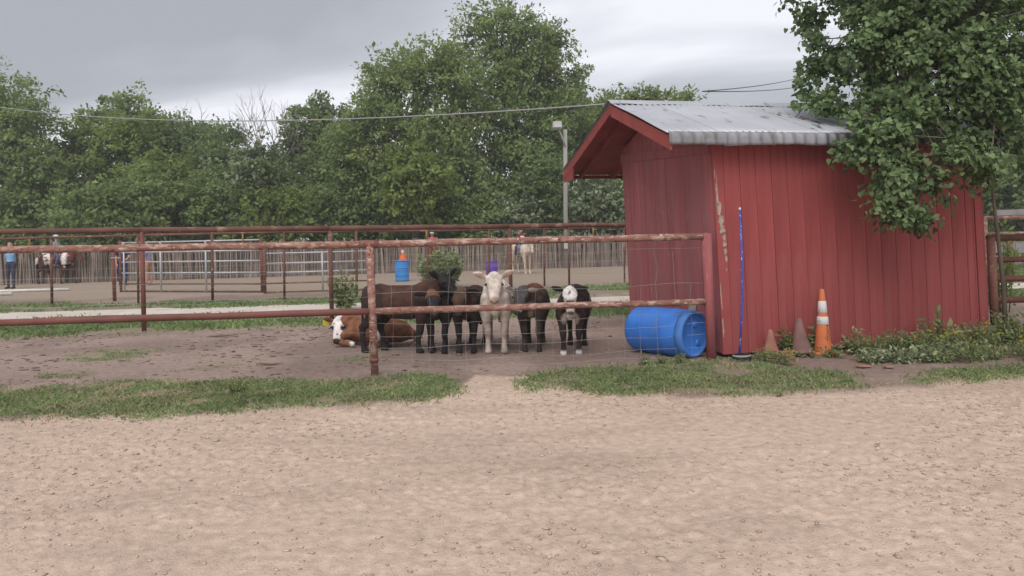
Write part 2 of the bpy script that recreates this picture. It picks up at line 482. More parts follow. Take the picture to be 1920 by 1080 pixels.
def ground_eval(x, y):
    """returns z and rgb for ground positions (real surface colours of each kind of soil)"""
    yb = np.interp(x, SAND_X, SAND_Y)
    wig = (fbm(x * 1.3, y * 1.3, 5) - 0.5) * 0.7
    sand = smooth01((yb + wig - y) / 0.35 + 0.5)
    far = smooth01((y - (20.6 + 0.2 * (x + 6) * (x > -6)) + wig * 2) / 1.2)
    far = far * (x < 5.5 + wig)
    back = smooth01((y - 34.0 - np.clip(x, -30, 30) * 0.12) / 2.0)
    c_pen = np.array([0.325, 0.242, 0.205])
    c_sand = np.array([0.59, 0.45, 0.358])
    c_far = np.array([0.36, 0.285, 0.225])
    c_back = np.array([0.10, 0.095, 0.05])
    c_thatch = np.array([0.24, 0.225, 0.125])
    c = np.ones(x.shape + (3,)) * c_pen
    # trampled darker / paler parts of the pen
    d = smooth01((fbm(x * 0.8 + 3, y * 0.8, 21) - 0.42) / 0.25)[..., None]
    c = c * (0.84 + 0.3 * d)
    for k, p in POLY.items():
        m = in_poly(x + wig * 0.3, y + wig * 0.3, p)
        dens = (0.75 if k.startswith(('strip', 'verge')) else 0.5)
        m = m * smooth01((fbm(x * 3, y * 3, 45) - 0.3) / 0.25)
        dens = dens * m[..., None]
        m = m > 0
        c = np.where(m[..., None], c * (1 - dens) + c_thatch * dens, c)
    c = c * (1 - far[..., None]) + c_far * far[..., None]
    c = c * (1 - back[..., None]) + c_back * back[..., None]
    sc = c_sand * (0.94 + 0.14 * fbm(x * 0.6, y * 0.6, 31)[..., None])
    # damper streaks left by the harrow
    st = smooth01((fbm(x * 0.9 + y * 0.5, y * 3.0 - x * 0.4, 41) - 0.55) / 0.2)[..., None]
    mo = smooth01((fbm(x * 0.35 + 7, y * 0.8, 141, 4) - 0.45) / 0.25)[..., None]
    sc = sc * (1 - 0.10 * st) * (1 - 0.09 * mo)
    c = c * (1 - sand[..., None]) + sc * sand[..., None]
    # relief
    n1 = np.abs(fbm(x * 5, y * 5, 51, 3) - 0.5) * 2
    n2 = fbm(x * 13, y * 13, 61, 3) - 0.5
    n3 = fbm(x * 1.7, y * 1.7, 71, 3) - 0.5
    n4 = smooth01((fbm(x * 9 + 5, y * 9, 81, 2) - 0.58) / 0.12)
    near = smooth01((14 - np.hypot(x, y)) / 6)
    n5 = fbm(x * 23 + 3.0 * fbm(x * 6, y * 6, 121, 2), y * 37 + 3.0 * fbm(x * 6, y * 6, 131, 2), 101, 3) - 0.5
    rough = 0.22 + 0.85 * smooth01((fbm(x * 0.45 + 0.2 * y, y * 1.1 - 0.2 * x, 111, 4) - 0.36) / 0.3)
    zs = (0.008 * (n1 - 0.3) + 0.012 * n2 + 0.016 * n3 + 0.010 * n4 + 0.022 * n5) * rough
    zp = (0.020 * n2 + 0.02 * (n1 - 0.3) + 0.008 * n4)
    z = (zs * sand + zp * (1 - sand) * 0.8) * near
    return z - 0.004, c


def build_ground():
    fine = np.linspace(-47, 47, 660)
    coarse = np.linspace(47, 313, 40)[1:-1]
    ang = np.radians(np.concatenate([fine, coarse]))       # from +Y, clockwise
    r = np.concatenate([[0.02], np.geomspace(0.4, 2.4, 8), np.geomspace(2.4, 15, 430)[1:], np.geomspace(15, 60, 70)[1:], np.geomspace(60, 420, 10)[1:]])
    A, R = np.meshgrid(ang, r)
    X, Y = R * np.sin(A), R * np.cos(A)
    Z, C = ground_eval(X, Y)
    na, nr = len(ang), len(r)
    V = np.stack([X, Y, Z], -1).reshape(-1, 3)
    i = np.arange(nr - 1)[:, None] * na
    j = np.arange(na)[None, :]
    j2 = (j + 1) % na
    F = np.stack([i + j, i + na + j, i + na + j2, i + j2], -1).reshape(-1, 4)[:, ::-1]
    me = mesh_np('ground', V, F, MT['ground'], True, C.reshape(-1, 3))
    o = link('ground', me)
    tag(o, 'tan harrowed arena sand running into brown trampled pen earth', kind='structure')


build_ground()


def strip(name, cl, hw, z, m, seed):
    """road sheet along a centre line with ragged edges"""
    cx = np.array([p[0] for p in cl]); cy = np.array([p[1] for p in cl])
    x = np.linspace(cx[0], cx[-1], 260)
    y = np.interp(x, cx, cy)
    e1 = hw + (fbm(x * 0.9, x * 0 + 3, seed) - 0.5) * 0.6
    e2 = hw + (fbm(x * 0.9, x * 0 + 9, seed + 1) - 0.5) * 0.6
    V = np.concatenate([np.stack([x, y - e1, np.full_like(x, z)], 1), np.stack([x, y, np.full_like(x, z + 0.02)], 1), np.stack([x, y + e2, np.full_like(x, z)], 1)])
    n = len(x)
    k = np.arange(n - 1)
    F = np.concatenate([np.stack([k, k + 1, k + n + 1, k + n], 1), np.stack([k + n, k + n + 1, k + 2 * n + 1, k + 2 * n], 1)])
    o = link(name, mesh_np(name, V, F, m, True))
    return tag(o, 'pale caliche lane between the pens and the far arena', kind='structure')


strip('road', [(-60, 14.5), (-25, 16.1), (-12, 16.4), (2.8, 16.9), (13, 18.3), (30, 20.5), (60, 24)], 0.72, 0.012, MT['road'], 91)


# ------------------------------------------------------------------ loose ground cover (stuff)
def blades(poly_list, dens, hgt, wid, seed, patch=2.2, cut=0.38):
    rng = np.random.default_rng(seed)
    P = []
    for poly in poly_list:
        a = np.array(poly)
        lo, hi = a.min(0) - 0.15, a.max(0) + 0.15
        n = int((hi[0] - lo[0]) * (hi[1] - lo[1]) * dens)
        x, y = rng.uniform(lo[0], hi[0], n), rng.uniform(lo[1], hi[1], n)
        wig = (fbm(x * 1.8, y * 1.8, seed) - 0.5) * 0.9
        sp = 0.10 if hgt < 0.06 else 0.25
        m = in_poly(x + wig * 0.7 + rng.normal(0, sp, n), y + wig * 0.9 + rng.normal(0, sp, n), poly)
        pn = fbm(x * patch, y * patch * 1.4, seed + 3)
        m &= rng.random(n) < smooth01((pn - cut) / 0.16)
        m &= (np.abs(x / np.maximum(y, 0.1)) < 0.85)
        P.append(np.stack([x[m], y[m]], 1))
    P = np.concatenate(P)
    n = len(P)
    z, _ = ground_eval(P[:, 0], P[:, 1])
    hn = 0.6 + 0.8 * fbm(P[:, 0] * 1.5, P[:, 1] * 1.5, seed + 7)
    h = rng.uniform(0.5, 1.25, n) * hgt * hn
    an = rng.uniform(0, 2 * np.pi, n)
    lean = rng.uniform(0.3, 1.5, n) * h
    la = rng.uniform(0, 2 * np.pi, n)
    w = wid * rng.uniform(0.7, 1.3, n)
    base = np.stack([P[:, 0], P[:, 1], z - 0.01], 1)
    sx = np.stack([np.cos(an) * w, np.sin(an) * w, np.zeros(n)], 1)
    ld = np.stack([np.cos(la) * lean, np.sin(la) * lean, np.zeros(n)], 1)
    mid = base + ld * 0.35 + np.stack([np.zeros(n), np.zeros(n), h * 0.65], 1)
    tip = base + ld + np.stack([np.zeros(n), np.zeros(n), h], 1)
    V = np.stack([base - sx, base + sx, mid + sx * 0.7, tip, mid - sx * 0.7], 1).reshape(-1, 3)
    k = np.arange(n)[:, None] * 5
    F = k + np.array([[0, 1, 2, 3, 4]])
    return V, F


def grass_obj(name, label, polys, dens, h, w, seed, m, patch=2.2, cut=0.38):
    V, F = blades([POLY[p] for p in polys], dens, h, w, seed, patch, cut)
    o = link(name, mesh_np(name, V, F, m))
    return tag(o, label, 'grass', kind='stuff')


grass_obj('grass_strip', 'short green grass strips along the front fence and arena edge', ['strip_left', 'strip_right', 'strip_far_right'], 4200, 0.034, 0.0052, 3, MT['grass'], 1.6, 0.28)
grass_obj('dry_grass', 'dry straw-coloured blades mixed into the grass by the front fence', ['strip_left', 'strip_right', 'strip_far_right'], 700, 0.04, 0.004, 13, MT['dry'], 2.0, 0.3)
grass_obj('pen_grass', 'thin green grass tufts inside the calf pen', ['pen_a', 'pen_b', 'pen_c', 'pen_d'], 2600, 0.03, 0.006, 23, MT['grass'], 1.8, 0.42)
grass_obj('verge_grass', 'green verge grass on both sides of the pale lane', ['verge_near', 'verge_far'], 560, 0.085, 0.014, 33, MT['grass'], 0.7, 0.36)


def clods():
    rng = np.random.default_rng(5)
    ico = [(0, 0, 1), (0.9, 0, 0.2), (0.3, 0.85, 0.25), (-0.75, 0.5, 0.15), (-0.7, -0.55, 0.2), (0.3, -0.85, 0.15), (0, 0, -0.4)]
    tf = [(0, 1, 2), (0, 2, 3), (0, 3, 4), (0, 4, 5), (0, 5, 1), (6, 2, 1), (6, 3, 2), (6, 4, 3), (6, 5, 4), (6, 1, 5)]
    T = np.array(ico)
    n = 38000
    r = np.sqrt(rng.uniform(2.8 ** 2, 9.2 ** 2, n))
    a = rng.uniform(-0.75, 0.75, n)
    x, y = r * np.sin(a), r * np.cos(a)
    yb = np.interp(x, SAND_X, SAND_Y)
    den = smooth01((fbm(x * 0.7, y * 0.7, 77) - 0.3) / 0.35) * (0.55 + 0.45 * smooth01(x / 4 + 0.5))
    m = (y < yb + 0.1) & (rng.random(n) < 0.15 + 0.85 * den)
    x, y = x[m], y[m]
    n = len(x)
    z, _ = ground_eval(x, y)
    s = 0.004 + 0.012 * rng.random(n) ** 3.6
    big = rng.random(n) < 0.012
    s[big] *= 1.8
    rot = rng.uniform(0, 6.28, n)
    jit = 1 + rng.uniform(-0.3, 0.3, (n, 7, 3))
    L = T[None] * jit
    L = L * np.stack([s * rng.uniform(0.9, 1.9, n), s, s * rng.uniform(0.3, 0.55, n)], 1)[:, None, :]
    X = L[..., 0] * np.cos(rot)[:, None] - L[..., 1] * np.sin(rot)[:, None] + x[:, None]
    Y = L[..., 0] * np.sin(rot)[:, None] + L[..., 1] * np.cos(rot)[:, None] + y[:, None]
    Z = L[..., 2] + z[:, None] + 0.001
    V = np.stack([X, Y, Z], -1).reshape(-1, 3)
    F = (np.arange(n)[:, None, None] * 7 + np.array(tf)[None]).reshape(-1, 3)
    o = link('soil_clods', mesh_np('soil_clods', V, F, MT['clod']))
    tag(o, 'small dry soil clods scattered over the arena sand', 'soil clods', kind='stuff')
    # dung and trampled clumps inside the pen
    n = 2600
    x, y = rng.uniform(-8.5, 2.4, n), rng.uniform(8.4, 12.9, n)
    m = (np.abs(x / y) < 0.8) & (rng.random(n) < smooth01((fbm(x, y, 19) - 0.35) / 0.2)) & ~((x > 1.5) & (y > 9.0))
    x, y = x[m], y[m]
    n = len(x)
    z, _ = ground_eval(x, y)
    s = 0.010 + 0.03 * rng.random(n) ** 3
    L = T[None] * (1 + rng.uniform(-0.3, 0.3, (n, 7, 3))) * np.stack([s * rng.uniform(1, 2.2, n), s, s * 0.45], 1)[:, None, :]
    V = np.stack([L[..., 0] + x[:, None], L[..., 1] + y[:, None], L[..., 2] + z[:, None]], -1).reshape(-1, 3)
    F = (np.arange(n)[:, None, None] * 7 + np.array(tf)[None]).reshape(-1, 3)
    o = link('pen_clods', mesh_np('pen_clods', V, F, mat('pen_clod', (0.20, 0.14, 0.11), 0.95, 0.15, 6, isl_rand=0.4)))
    tag(o, 'dark trampled earth lumps and dung on the pen floor', 'earth lumps', kind='stuff')


clods()

# ------------------------------------------------------------------ red shed
SH = thing('red_shed', 'red board-sided shed with corrugated tin gable roof beside the calf pen', 'shed', (2.62, 8.98, 0), rad(12))
L, D = 3.93, 3.1
EY, EZ, RY, RZ, BY, BZ = -0.27, 2.77, 1.70, 3.50, 4.35, 2.73      # near eave, ridge, rear eave
XL, XR = -0.70, L + 0.42


def roof_z(y):
    return EZ + (y - EY) * (RZ - EZ) / (RY - EY) if y <= RY else RZ + (y - RY) * (BZ - RZ) / (BY - RY)


part('inner_frame', box(0.03, L - 0.03, 0.03, D - 0.03, 0.02, 2.66), MT['dark_wood'], SH)
# gable infill behind the side boards
for gx in (0.03, L - 0.05):
    gv = [(gx, 0.03, 2.661), (gx, D - 0.03, 2.661), (gx, D - 0.03, roof_z(D) - 0.1), (gx, RY, roof_z(RY) - 0.1), (gx, 0.03, roof_z(0.03) - 0.09)]
    gv += [(x + 0.02, y, z) for x, y, z in gv]
    part('gable_infill', (gv, [(0, 1, 2, 3, 4), (9, 8, 7, 6, 5), (0, 5, 6, 1), (1, 6, 7, 2), (2, 7, 8, 3), (3, 8, 9, 4), (4, 9, 5, 0)]), MT['dark_wood'], SH)
BW = 0.222
rb = random.Random(4)
nb = 17
x = 0.13
bm_front = bbox_mesh('siding_board', 0.218, 0.022, 2.70, 0.004, MT['siding'])
while x + 0.212 < L - 0.09:
    b = link('siding_board', bm_front, SH, (x + 0.106, -0.012 + rb.uniform(-0.0025, 0.0025), 1.40 + rb.uniform(-0.012, 0.012)), (0, rb.uniform(-0.0012, 0.0012), 0))
    x += BW
if L - 0.11 - x > 0.03:
    link('siding_board', bbox_mesh('siding_board', L - 0.115 - x, 0.022, 2.70, 0.004, MT['siding']), SH, ((x + L - 0.115) / 2, -0.012, 1.40))
for y0 in np.arange(0.012, D - 0.02, 0.2):
    y1 = min(y0 + 0.196, D - 0.01)
    t0, t1 = roof_z(y0) - 0.14, roof_z(y1) - 0.14
    dx = rb.uniform(-0.003, 0.003)
    xa, xb = -0.014 + dx, 0.008 + dx
    v = [(xa, y0, 0.05), (xb, y0, 0.05), (xb, y1, 0.05), (xa, y1, 0.05), (xa, y0, t0), (xb, y0, t0), (xb, y1, t1), (xa, y1, t1)]
    mid = None
    if y0 < RY < y1:
        t0 = t1 = min(t0, t1)
        v[4:] = [(xa, y0, t0), (xb, y0, t0), (xb, y1, t1), (xa, y1, t1)]
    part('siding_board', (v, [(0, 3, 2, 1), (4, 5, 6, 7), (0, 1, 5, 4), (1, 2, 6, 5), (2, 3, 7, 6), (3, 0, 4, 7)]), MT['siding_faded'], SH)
# far walls (other two sides)
bm_side = bbox_mesh('siding_board', 0.022, 0.212, 2.70, 0.004, MT['siding'])
for i in range(13):
    link('siding_board', bm_side, SH, (L + 0.012, 0.14 + i * 0.222 + 0.1, 1.40))
bm_rear = bbox_mesh('siding_board', 0.212, 0.022, 2.9, 0.004, MT['siding'])
for i in range(17):
    link('siding_board', bm_rear, SH, (0.14 + i * 0.222, D + 0.012, 1.5))
# corner boards
cb = part('corner_board', box(-0.017, 0.118, -0.034, -0.003, 0.04, 2.74), MT['corner'], SH)
cb['label'] = 'corner board with paint peeled down to grey wood'
part('corner_board', box(L - 0.105, L + 0.028, -0.034, -0.003, 0.04, 2.74), MT['siding'], SH)
part('corner_board', box(L - 0.142, L - 0.122, -0.030, -0.003, 0.04, 2.74), MT['siding'], SH)
# bare wood where the paint has come off (thin flakes proud of the board)
rp = random.Random(9)
flakes = []
for z, x0, w, h in [(2.05, 0.0, 0.02, 0.5), (1.88, 0.003, 0.045, 0.26), (1.72, 0.008, 0.055, 0.2), (1.6, 0.02, 0.06, 0.13), (1.5, 0.05, 0.045, 0.09), (1.42, 0.055, 0.04, 0.08), (1.33, 0.065, 0.03, 0.09), (1.24, 0.072, 0.028, 0.1), (1.1, 0.08, 0.012, 0.05), (0.75, -0.012, 0.012, 0.4), (0.4, -0.01, 0.016, 0.3), (2.3, -0.012, 0.012, 0.12)]:
    n = 13
    w *= 1.5
    v, f = [], []
    for k in range(n):
        a = 2 * math.pi * k / n
        r_ = rp.uniform(0.5, 1.15)
        v.append((x0 + w / 2 + math.cos(a) * r_ * w / 2, -0.0365, z + math.sin(a) * r_ * h / 2))
    v += [(a_, -0.033, c_) for a_, b_, c_ in v]
    f = [tuple(range(n))] + [(k, k + n, (k + 1) % n + n, (k + 1) % n) for k in range(n)]
    fl = part('bare_wood_patch', (v, f), MT['peel_chip'], cb)
# top plate trim under gable overhang
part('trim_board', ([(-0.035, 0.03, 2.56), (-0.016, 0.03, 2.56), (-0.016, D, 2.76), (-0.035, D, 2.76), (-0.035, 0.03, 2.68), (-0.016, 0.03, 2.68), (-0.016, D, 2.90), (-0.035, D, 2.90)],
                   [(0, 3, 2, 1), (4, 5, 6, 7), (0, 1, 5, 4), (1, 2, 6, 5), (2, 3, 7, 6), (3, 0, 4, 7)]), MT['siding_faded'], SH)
# roof deck (underside) and fascias


def slab(y0, z0, y1, z1, x0, x1, t):
    v = [(x0, y0, z0), (x1, y0, z0), (x1, y1, z1), (x0, y1, z1), (x0, y0, z0 - t), (x1, y0, z0 - t), (x1, y1, z1 - t), (x0, y1, z1 - t)]
    return v, [(0, 1, 2, 3), (7, 6, 5, 4), (0, 4, 5, 1), (1, 5, 6, 2), (2, 6, 7, 3), (3, 7, 4, 0)]


part('roof_deck', slab(EY + 0.03, roof_z(EY + 0.03) - 0.035, RY - 0.003, RZ - 0.035, XL + 0.045, XR - 0.045, 0.035), MT['soffit'], SH)
part('roof_deck', slab(RY + 0.003, RZ - 0.035, BY - 0.03, roof_z(BY - 0.03) - 0.035, XL + 0.045, XR - 0.045, 0.035), MT['soffit'], SH)
part('rake_board', slab(EY + 0.01, roof_z(EY + 0.01) - 0.03, RY - 0.002, RZ - 0.03, XL + 0.012, XL + 0.042, 0.17), MT['fascia'], SH)
part('rake_board', slab(RY + 0.002, RZ - 0.03, BY - 0.005, roof_z(BY) - 0.03, XL + 0.012, XL + 0.042, 0.13), MT['fascia'], SH)
part('rake_board', slab(EY + 0.01, roof_z(EY + 0.01) - 0.03, RY - 0.002, RZ - 0.03, XR - 0.042, XR - 0.012, 0.17), MT['fascia'], SH)
part('rake_board', slab(RY + 0.002, RZ - 0.03, BY - 0.005, roof_z(BY) - 0.03, XR - 0.042, XR - 0.012, 0.15), MT['fascia'], SH)
# boxed lower end of the rear rake and rear eave board
re_ = [(BY - 0.62, roof_z(BY - 0.62) - 0.165), (BY - 0.03, roof_z(BY) - 0.165), (BY - 0.03, BZ - 0.2), (BY - 0.56, BZ - 0.19)]
part('rake_end', ([(XL + 0.014, y_, z_) for y_, z_ in re_] + [(XL + 0.04, y_, z_) for y_, z_ in re_],
                 [(0, 1, 2, 3), (7, 6, 5, 4), (0, 4, 5, 1), (1, 5, 6, 2), (2, 6, 7, 3), (3, 7, 4, 0)]), MT['fascia'], SH)
part('eave_board', box(XL + 0.066, XR - 0.05, BY - 0.048, BY - 0.02, BZ - 0.135, BZ - 0.075), MT['soffit'], SH)
part('eave_board', box(XL + 0.046, XR - 0.046, EY + 0.034, EY + 0.056, EZ - 0.12, EZ - 0.062), MT['fascia'], SH)
for i in range(8):                                                   # rafters under the overhang
    xr = XL + 0.3 + i * 0.62
    part('rafter', slab(RY + 0.05, RZ - 0.10, BY - 0.06, roof_z(BY - 0.06) - 0.073, xr, xr + 0.04, 0.09), MT['soffit'], SH)
# corrugated sheets
PITCH, AMP = 0.088, 0.010


def sheet(x0, x1, near, lift, jag):
    xs = np.arange(x0, x1 + 1e-6, PITCH / 8)
    w = AMP * np.sin(2 * np.pi * xs / PITCH)
    rows = []
    if near:
        s = (RZ - EZ) / (RY - EY)
        for t in np.linspace(1, 0, 9):
            y = EY + (RY - 0.02 - EY) * t
            dip = 0.006 * np.sin(xs * 3 + t * 7)
            rows.append(np.stack([xs, np.full_like(xs, y) - 0.3 * w * (1 - t), EZ + s * (y - EY) + lift + w + dip], 1))
    else:
        for t in np.linspace(0, 1, 5):
            y = RY + 0.02 + (BY + 0.04 - RY) * t
            rows.append(np.stack([xs, np.full_like(xs, y), RZ + (BZ - RZ) * (y - RY) / (BY - RY) + lift + w], 1))
    n, m = len(xs), len(rows)
    V = np.concatenate(rows)
    i, j = np.meshgrid(np.arange(m - 1), np.arange(n - 1), indexing='ij')
    F = np.stack([i * n + j, i * n + j + 1, (i + 1) * n + j + 1, (i + 1) * n + j], -1).reshape(-1, 4)
    return V, F


k = 0
x0 = XL - 0.01
while x0 < XR - 0.05:
    x1 = min(x0 + PITCH * 8 + 0.02, XR + 0.01)
    m = MT['tin_rust'] if k in (3, 4) else MT['tin']
    s = part('roof_sheet', sheet(x0, x1, True, 0.014 + 0.002 * (k % 2), 0.04), m, SH, smooth=True)
    sm = s.modifiers.new('thick', 'SOLIDIFY'); sm.thickness = 0.002
    fx = np.arange(x0, x1 + 1e-6, 0.011)
    fw = (0.012 + 0.012 * fbm(fx * 1.1, fx * 0 + 2, 5)) * np.sin(2 * np.pi * fx / 0.15 + 2.5 * fbm(fx * 2, fx * 0, 6))
    rows = []
    for dy, dz, kk in [(-0.012, 0.022, 0.3), (-0.030, -0.004, 0.8), (-0.036, -0.05, 1.0), (-0.034, -0.10, 1.1), (-0.028, -0.135, 1.2)]:
        edge = 0.035 * (fbm(fx * 2.3, fx * 0 + 1, 3) - 0.5) * (dz < -0.12) - 0.012 * (k % 2) * (dz < -0.12)
        rows.append(np.stack([fx, EY + dy - fw * kk - 0.004 * (k % 2), EZ + dz + edge], 1))
    nf_ = len(fx)
    ii, jj = np.meshgrid(np.arange(4), np.arange(nf_ - 1), indexing='ij')
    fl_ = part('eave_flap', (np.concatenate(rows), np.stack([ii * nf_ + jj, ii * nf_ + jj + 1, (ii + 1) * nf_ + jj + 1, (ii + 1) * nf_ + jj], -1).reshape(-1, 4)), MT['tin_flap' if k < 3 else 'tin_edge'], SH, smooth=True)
    fl_.modifiers.new('thick', 'SOLIDIFY').thickness = 0.002
    s2 = part('roof_sheet', sheet(x0, x1, False, 0.014 + 0.002 * (k % 2), 0), MT['tin'], SH, smooth=True)
    x0 += PITCH * 8
    k += 1
cx = np.linspace(XL - 0.03, XR + 0.02, 40)
V, F = [], []
for xx in cx:
    V += [(xx, RY - 0.2, RZ - 0.048 + 0.006 * math.sin(xx * 9)), (xx, RY - 0.03, RZ + 0.038), (xx, RY + 0.03, RZ + 0.038), (xx, RY + 0.2, RZ - 0.03)]
for i in range(len(cx) - 1):
    for q in range(3):
        a = i * 4 + q
        F.append((a, a + 4, a + 5, a + 1))
rc = part('ridge_cap', (V, F), MT['tin'], SH)
sm = rc.modifiers.new('thick', 'SOLIDIFY'); sm.thickness = 0.003

# the old frame has racked a little to the left
rack = Matrix.Identity(4)
rack[0][2] = -0.034
for ch in SH.children:
    ch.matrix_parent_inverse = rack

# ------------------------------------------------------------------ fences


def pipe(p, q, r, n=12, amp=0.0, seed=0, seg=8):
    if amp:
        return tube(wob(p, q, seg, amp, random.Random(seed)), r, n)
    return tube([p, q], r, n)


FF = thing('pipe_fence', 'peeling red pipe fence with wire mesh in front of the calves', 'fence', (-1.66, 8.36, 0))
FP = [(-10.1, 7.85), (-5.95, 8.06), (-1.66, 8.36), (2.43, 8.90)]
HT = [1.56, 1.56, 1.525, 1.525]
HL = [0.735, 0.735, 0.74, 0.712]
for i, (px_, py_) in enumerate(FP):
    r_ = 0.045 if i < 3 else 0.062
    p = part('post', tube([(px_ + 0.02, py_, -0.05), (px_ + 0.008, py_, 0.7), (px_ - 0.01, py_, HT[i] - 0.015 if i < 3 else 1.56)], r_, 14), MT['pipe_worn' if i == 2 else 'pipe' if i < 3 else 'siding_faded'], FF, True, True)
part('post_collar', tube([(-1.645, 8.36, 0.155), (-1.645, 8.36, 0.19)], 0.056, 14), MT['pipe'], FF, True, True)
for i in range(3):
    a, b = FP[i], FP[i + 1]
    part('top_rail', pipe((a[0], a[1], HT[i]), (b[0], b[1], HT[i + 1]), 0.043, 14, 0.004, i, 10), MT['pipe_worn'], FF, True, True)
    ly = -0.0
    part('lower_rail', pipe((a[0] + 0.03, a[1] + ly, HL[i]), (b[0] - (0.02 if i < 2 else 0.0), b[1] + ly, HL[i + 1]), 0.04, 14, 0.004, i + 9, 10), MT['pipe_low' if i < 2 else 'pipe_worn'], FF, True, True)
part('rail_cap', tube([(-1.78, 8.352, 1.527), (-1.56, 8.372, 1.526)], 0.049, 14), MT['pipe'], FF, True, True)
rw = random.Random(31)
for i in (0, 1, 2):
    a, b = Vector((*FP[i], 0)), Vector((*FP[i + 1], 0))
    off = Vector((0, 0.055, 0))
    hs = [1.40, 0.95, 0.58, 0.44, 0.30, 0.15, 0.05] if i == 2 else [1.18, 0.9, 0.5, 0.25]
    for h in hs:
        pts = []
        ph, sg = rw.uniform(0, 6), rw.uniform(0.02, 0.06) * (1.5 if h > 1.1 else 0.6)
        for k in range(25):
            t = k / 24
            v = a.lerp(b, t) + off
            v.z = h - sg * 4 * t * (1 - t) + 0.012 * math.sin(ph + t * 17) + rw.uniform(-0.004, 0.004)
            pts.append(v)
        part('wire', tube(pts, 0.0016 if i == 2 else 0.0013, 5), MT['wire'], FF, False, True)
    if i == 2:
        n = 19
        for k in range(1, n):
            t = k / n
            v = a.lerp(b, t) + off
            j = rw.uniform(-0.02, 0.02)
            pts = [v + Vector((j + rw.uniform(-0.014, 0.014), 0.004, z)) for z in (0.02, 0.2, 0.4, 0.6, 0.8, 0.95)]
            if k % 3:
                pts += [v + Vector((j + rw.uniform(-0.03, 0.03), 0.004, z)) for z in (1.15, 1.36)]
            part('wire', tube(pts, 0.0012, 5), MT['wire'], FF, False, True)

F2 = thing('arena_fence', 'thick brown top-rail pipe fence along the back of the calf pen', 'fence', (-6.73, 13.0, 0))
P2 = [(-16.6, 11.0, 1.9), (-13.3, 11.6, 1.88), (-9.95, 12.3, 1.86), (-6.73, 13.0, 1.84), (-3.5, 13.75, 1.80), (-0.05, 14.55, 1.77), (3.2, 15.3, 1.75), (6.5, 16.05, 1.72)]
for i, (x_, y_, h_) in enumerate(P2):
    part('post', tube([(x_, y_, -0.05), (x_, y_, h_)], 0.041, 12), MT['brown_pipe' if i != 3 else 'pipe_low'], F2, True, True)
for i in range(len(P2) - 1):
    a, b = P2[i], P2[i + 1]
    part('top_rail', pipe(a, b, 0.052, 12, 0.006, i, 6), MT['brown_pipe'], F2, True, True)
    for h in (0.25, 0.5, 0.75, 1.0):
        part('wire', pipe((a[0], a[1] + 0.06, h), (b[0], b[1] + 0.06, h), 0.002, 5, 0.012, i * 9 + int(h * 20), 8), MT['wire'], F2, False, True)

F3 = thing('paddock_fence', 'thin brown pipe fence along the far side of the pale lane', 'fence', (-9.7, 18.4, 0))
P3 = [(-21, 19.9), (-18, 19.6), (-15, 19.4), (-12.27, 19.0), (-9.71, 18.5), (-7.83, 18.6), (-6.07, 18.95), (-4.25, 19.4), (-2.4, 20.1), (-0.7, 20.9), (0.96, 21.9), (1.75, 22.3), (3.54, 22.7), (6.5, 23.4), (9.5, 24.2)]
for i, (x_, y_) in enumerate(P3):
    h_ = 1.8 if x_ < -4 else 1.76
    part('post', tube([(x_, y_, -0.05), (x_ + 0.02, y_, h_)], 0.035 if i % 2 else 0.03, 10), MT['brown_pipe'], F3, True, True)
    if i:
        a = P3[i - 1]
        h0 = 1.8 if a[0] < -4 else 1.76
        part('top_rail', pipe((a[0], a[1], h0), (x_, y_, h_), 0.034, 10, 0.006, i, 5), MT['brown_pipe'], F3, True, True)
        part('middle_rail', pipe((a[0], a[1], 1.48), (x_, y_, 1.48), 0.026, 8), MT['brown_pipe'], F3, True, True)
        for h in (0.2, 0.45, 0.7, 0.95):
            part('wire', pipe((a[0], a[1] + 0.05, h), (x_, y_ + 0.05, h), 0.0025, 5, 0.01, i * 7 + int(h * 20), 6), MT['wire'], F3, False, True)
for x_ in (-12.86, -7.05, -2.4, 2.55):
    y_ = float(np.interp(x_, [p[0] for p in P3], [p[1] for p in P3]))
    part('stub_post', tube([(x_, y_ - 0.04, 1.44), (x_, y_ - 0.04, 1.78)], 0.026, 8), MT['yellow_stub'], F3, True, True)

SF = thing('stake_fence', 'long fence of weathered vertical stakes behind the far arena', 'fence', (-15, 30.6, 0))
rs = np.random.default_rng(3)
SV, SFc, nn = [], [], 0
xs = np.arange(-34, 9.5, 0.036)
for x_ in xs:
    y_ = 30.6 + (x_ + 15) * 0.155 + rs.uniform(-0.07, 0.07)
    h_ = 1.38 + rs.normal(0, 0.07) + 0.12 * math.sin(x_ * 0.5)
    w_ = rs.uniform(0.016, 0.034)
    lx, ly = rs.normal(0, 0.05), rs.normal(0, 0.04)
    b_ = [(x_ - w_, y_ - w_, -0.05), (x_ + w_, y_ - w_, -0.05), (x_ + w_, y_ + w_, -0.05), (x_ - w_, y_ + w_, -0.05)]
    t_ = [(a + lx, b + ly, h_) for a, b, c in b_]
    SV += b_ + t_
    SFc += [tuple(nn + q for q in f) for f in [(0, 1, 5, 4), (1, 2, 6, 5), (2, 3, 7, 6), (3, 0, 4, 7), (4, 5, 6, 7)]]
    nn += 8
part('stakes', (SV, SFc), MT['stay'], SF, False, True, 'stuff')
for h in (0.35, 1.1):
    part('rail', tube([(-34, 30.6 - 19 * 0.155 + 0.07, h), (9.5, 30.6 + 24.5 * 0.155 + 0.07, h)], 0.03, 6), MT['stay'], SF, False, True)
for i in range(12):
    x_ = -33 + i * 3.7
    part('post', tube([(x_, 30.6 + (x_ + 15) * 0.155 - 0.1, -0.05), (x_, 30.6 + (x_ + 15) * 0.155 - 0.1, 1.55)], 0.05, 8), MT['stay'], SF, True, True)


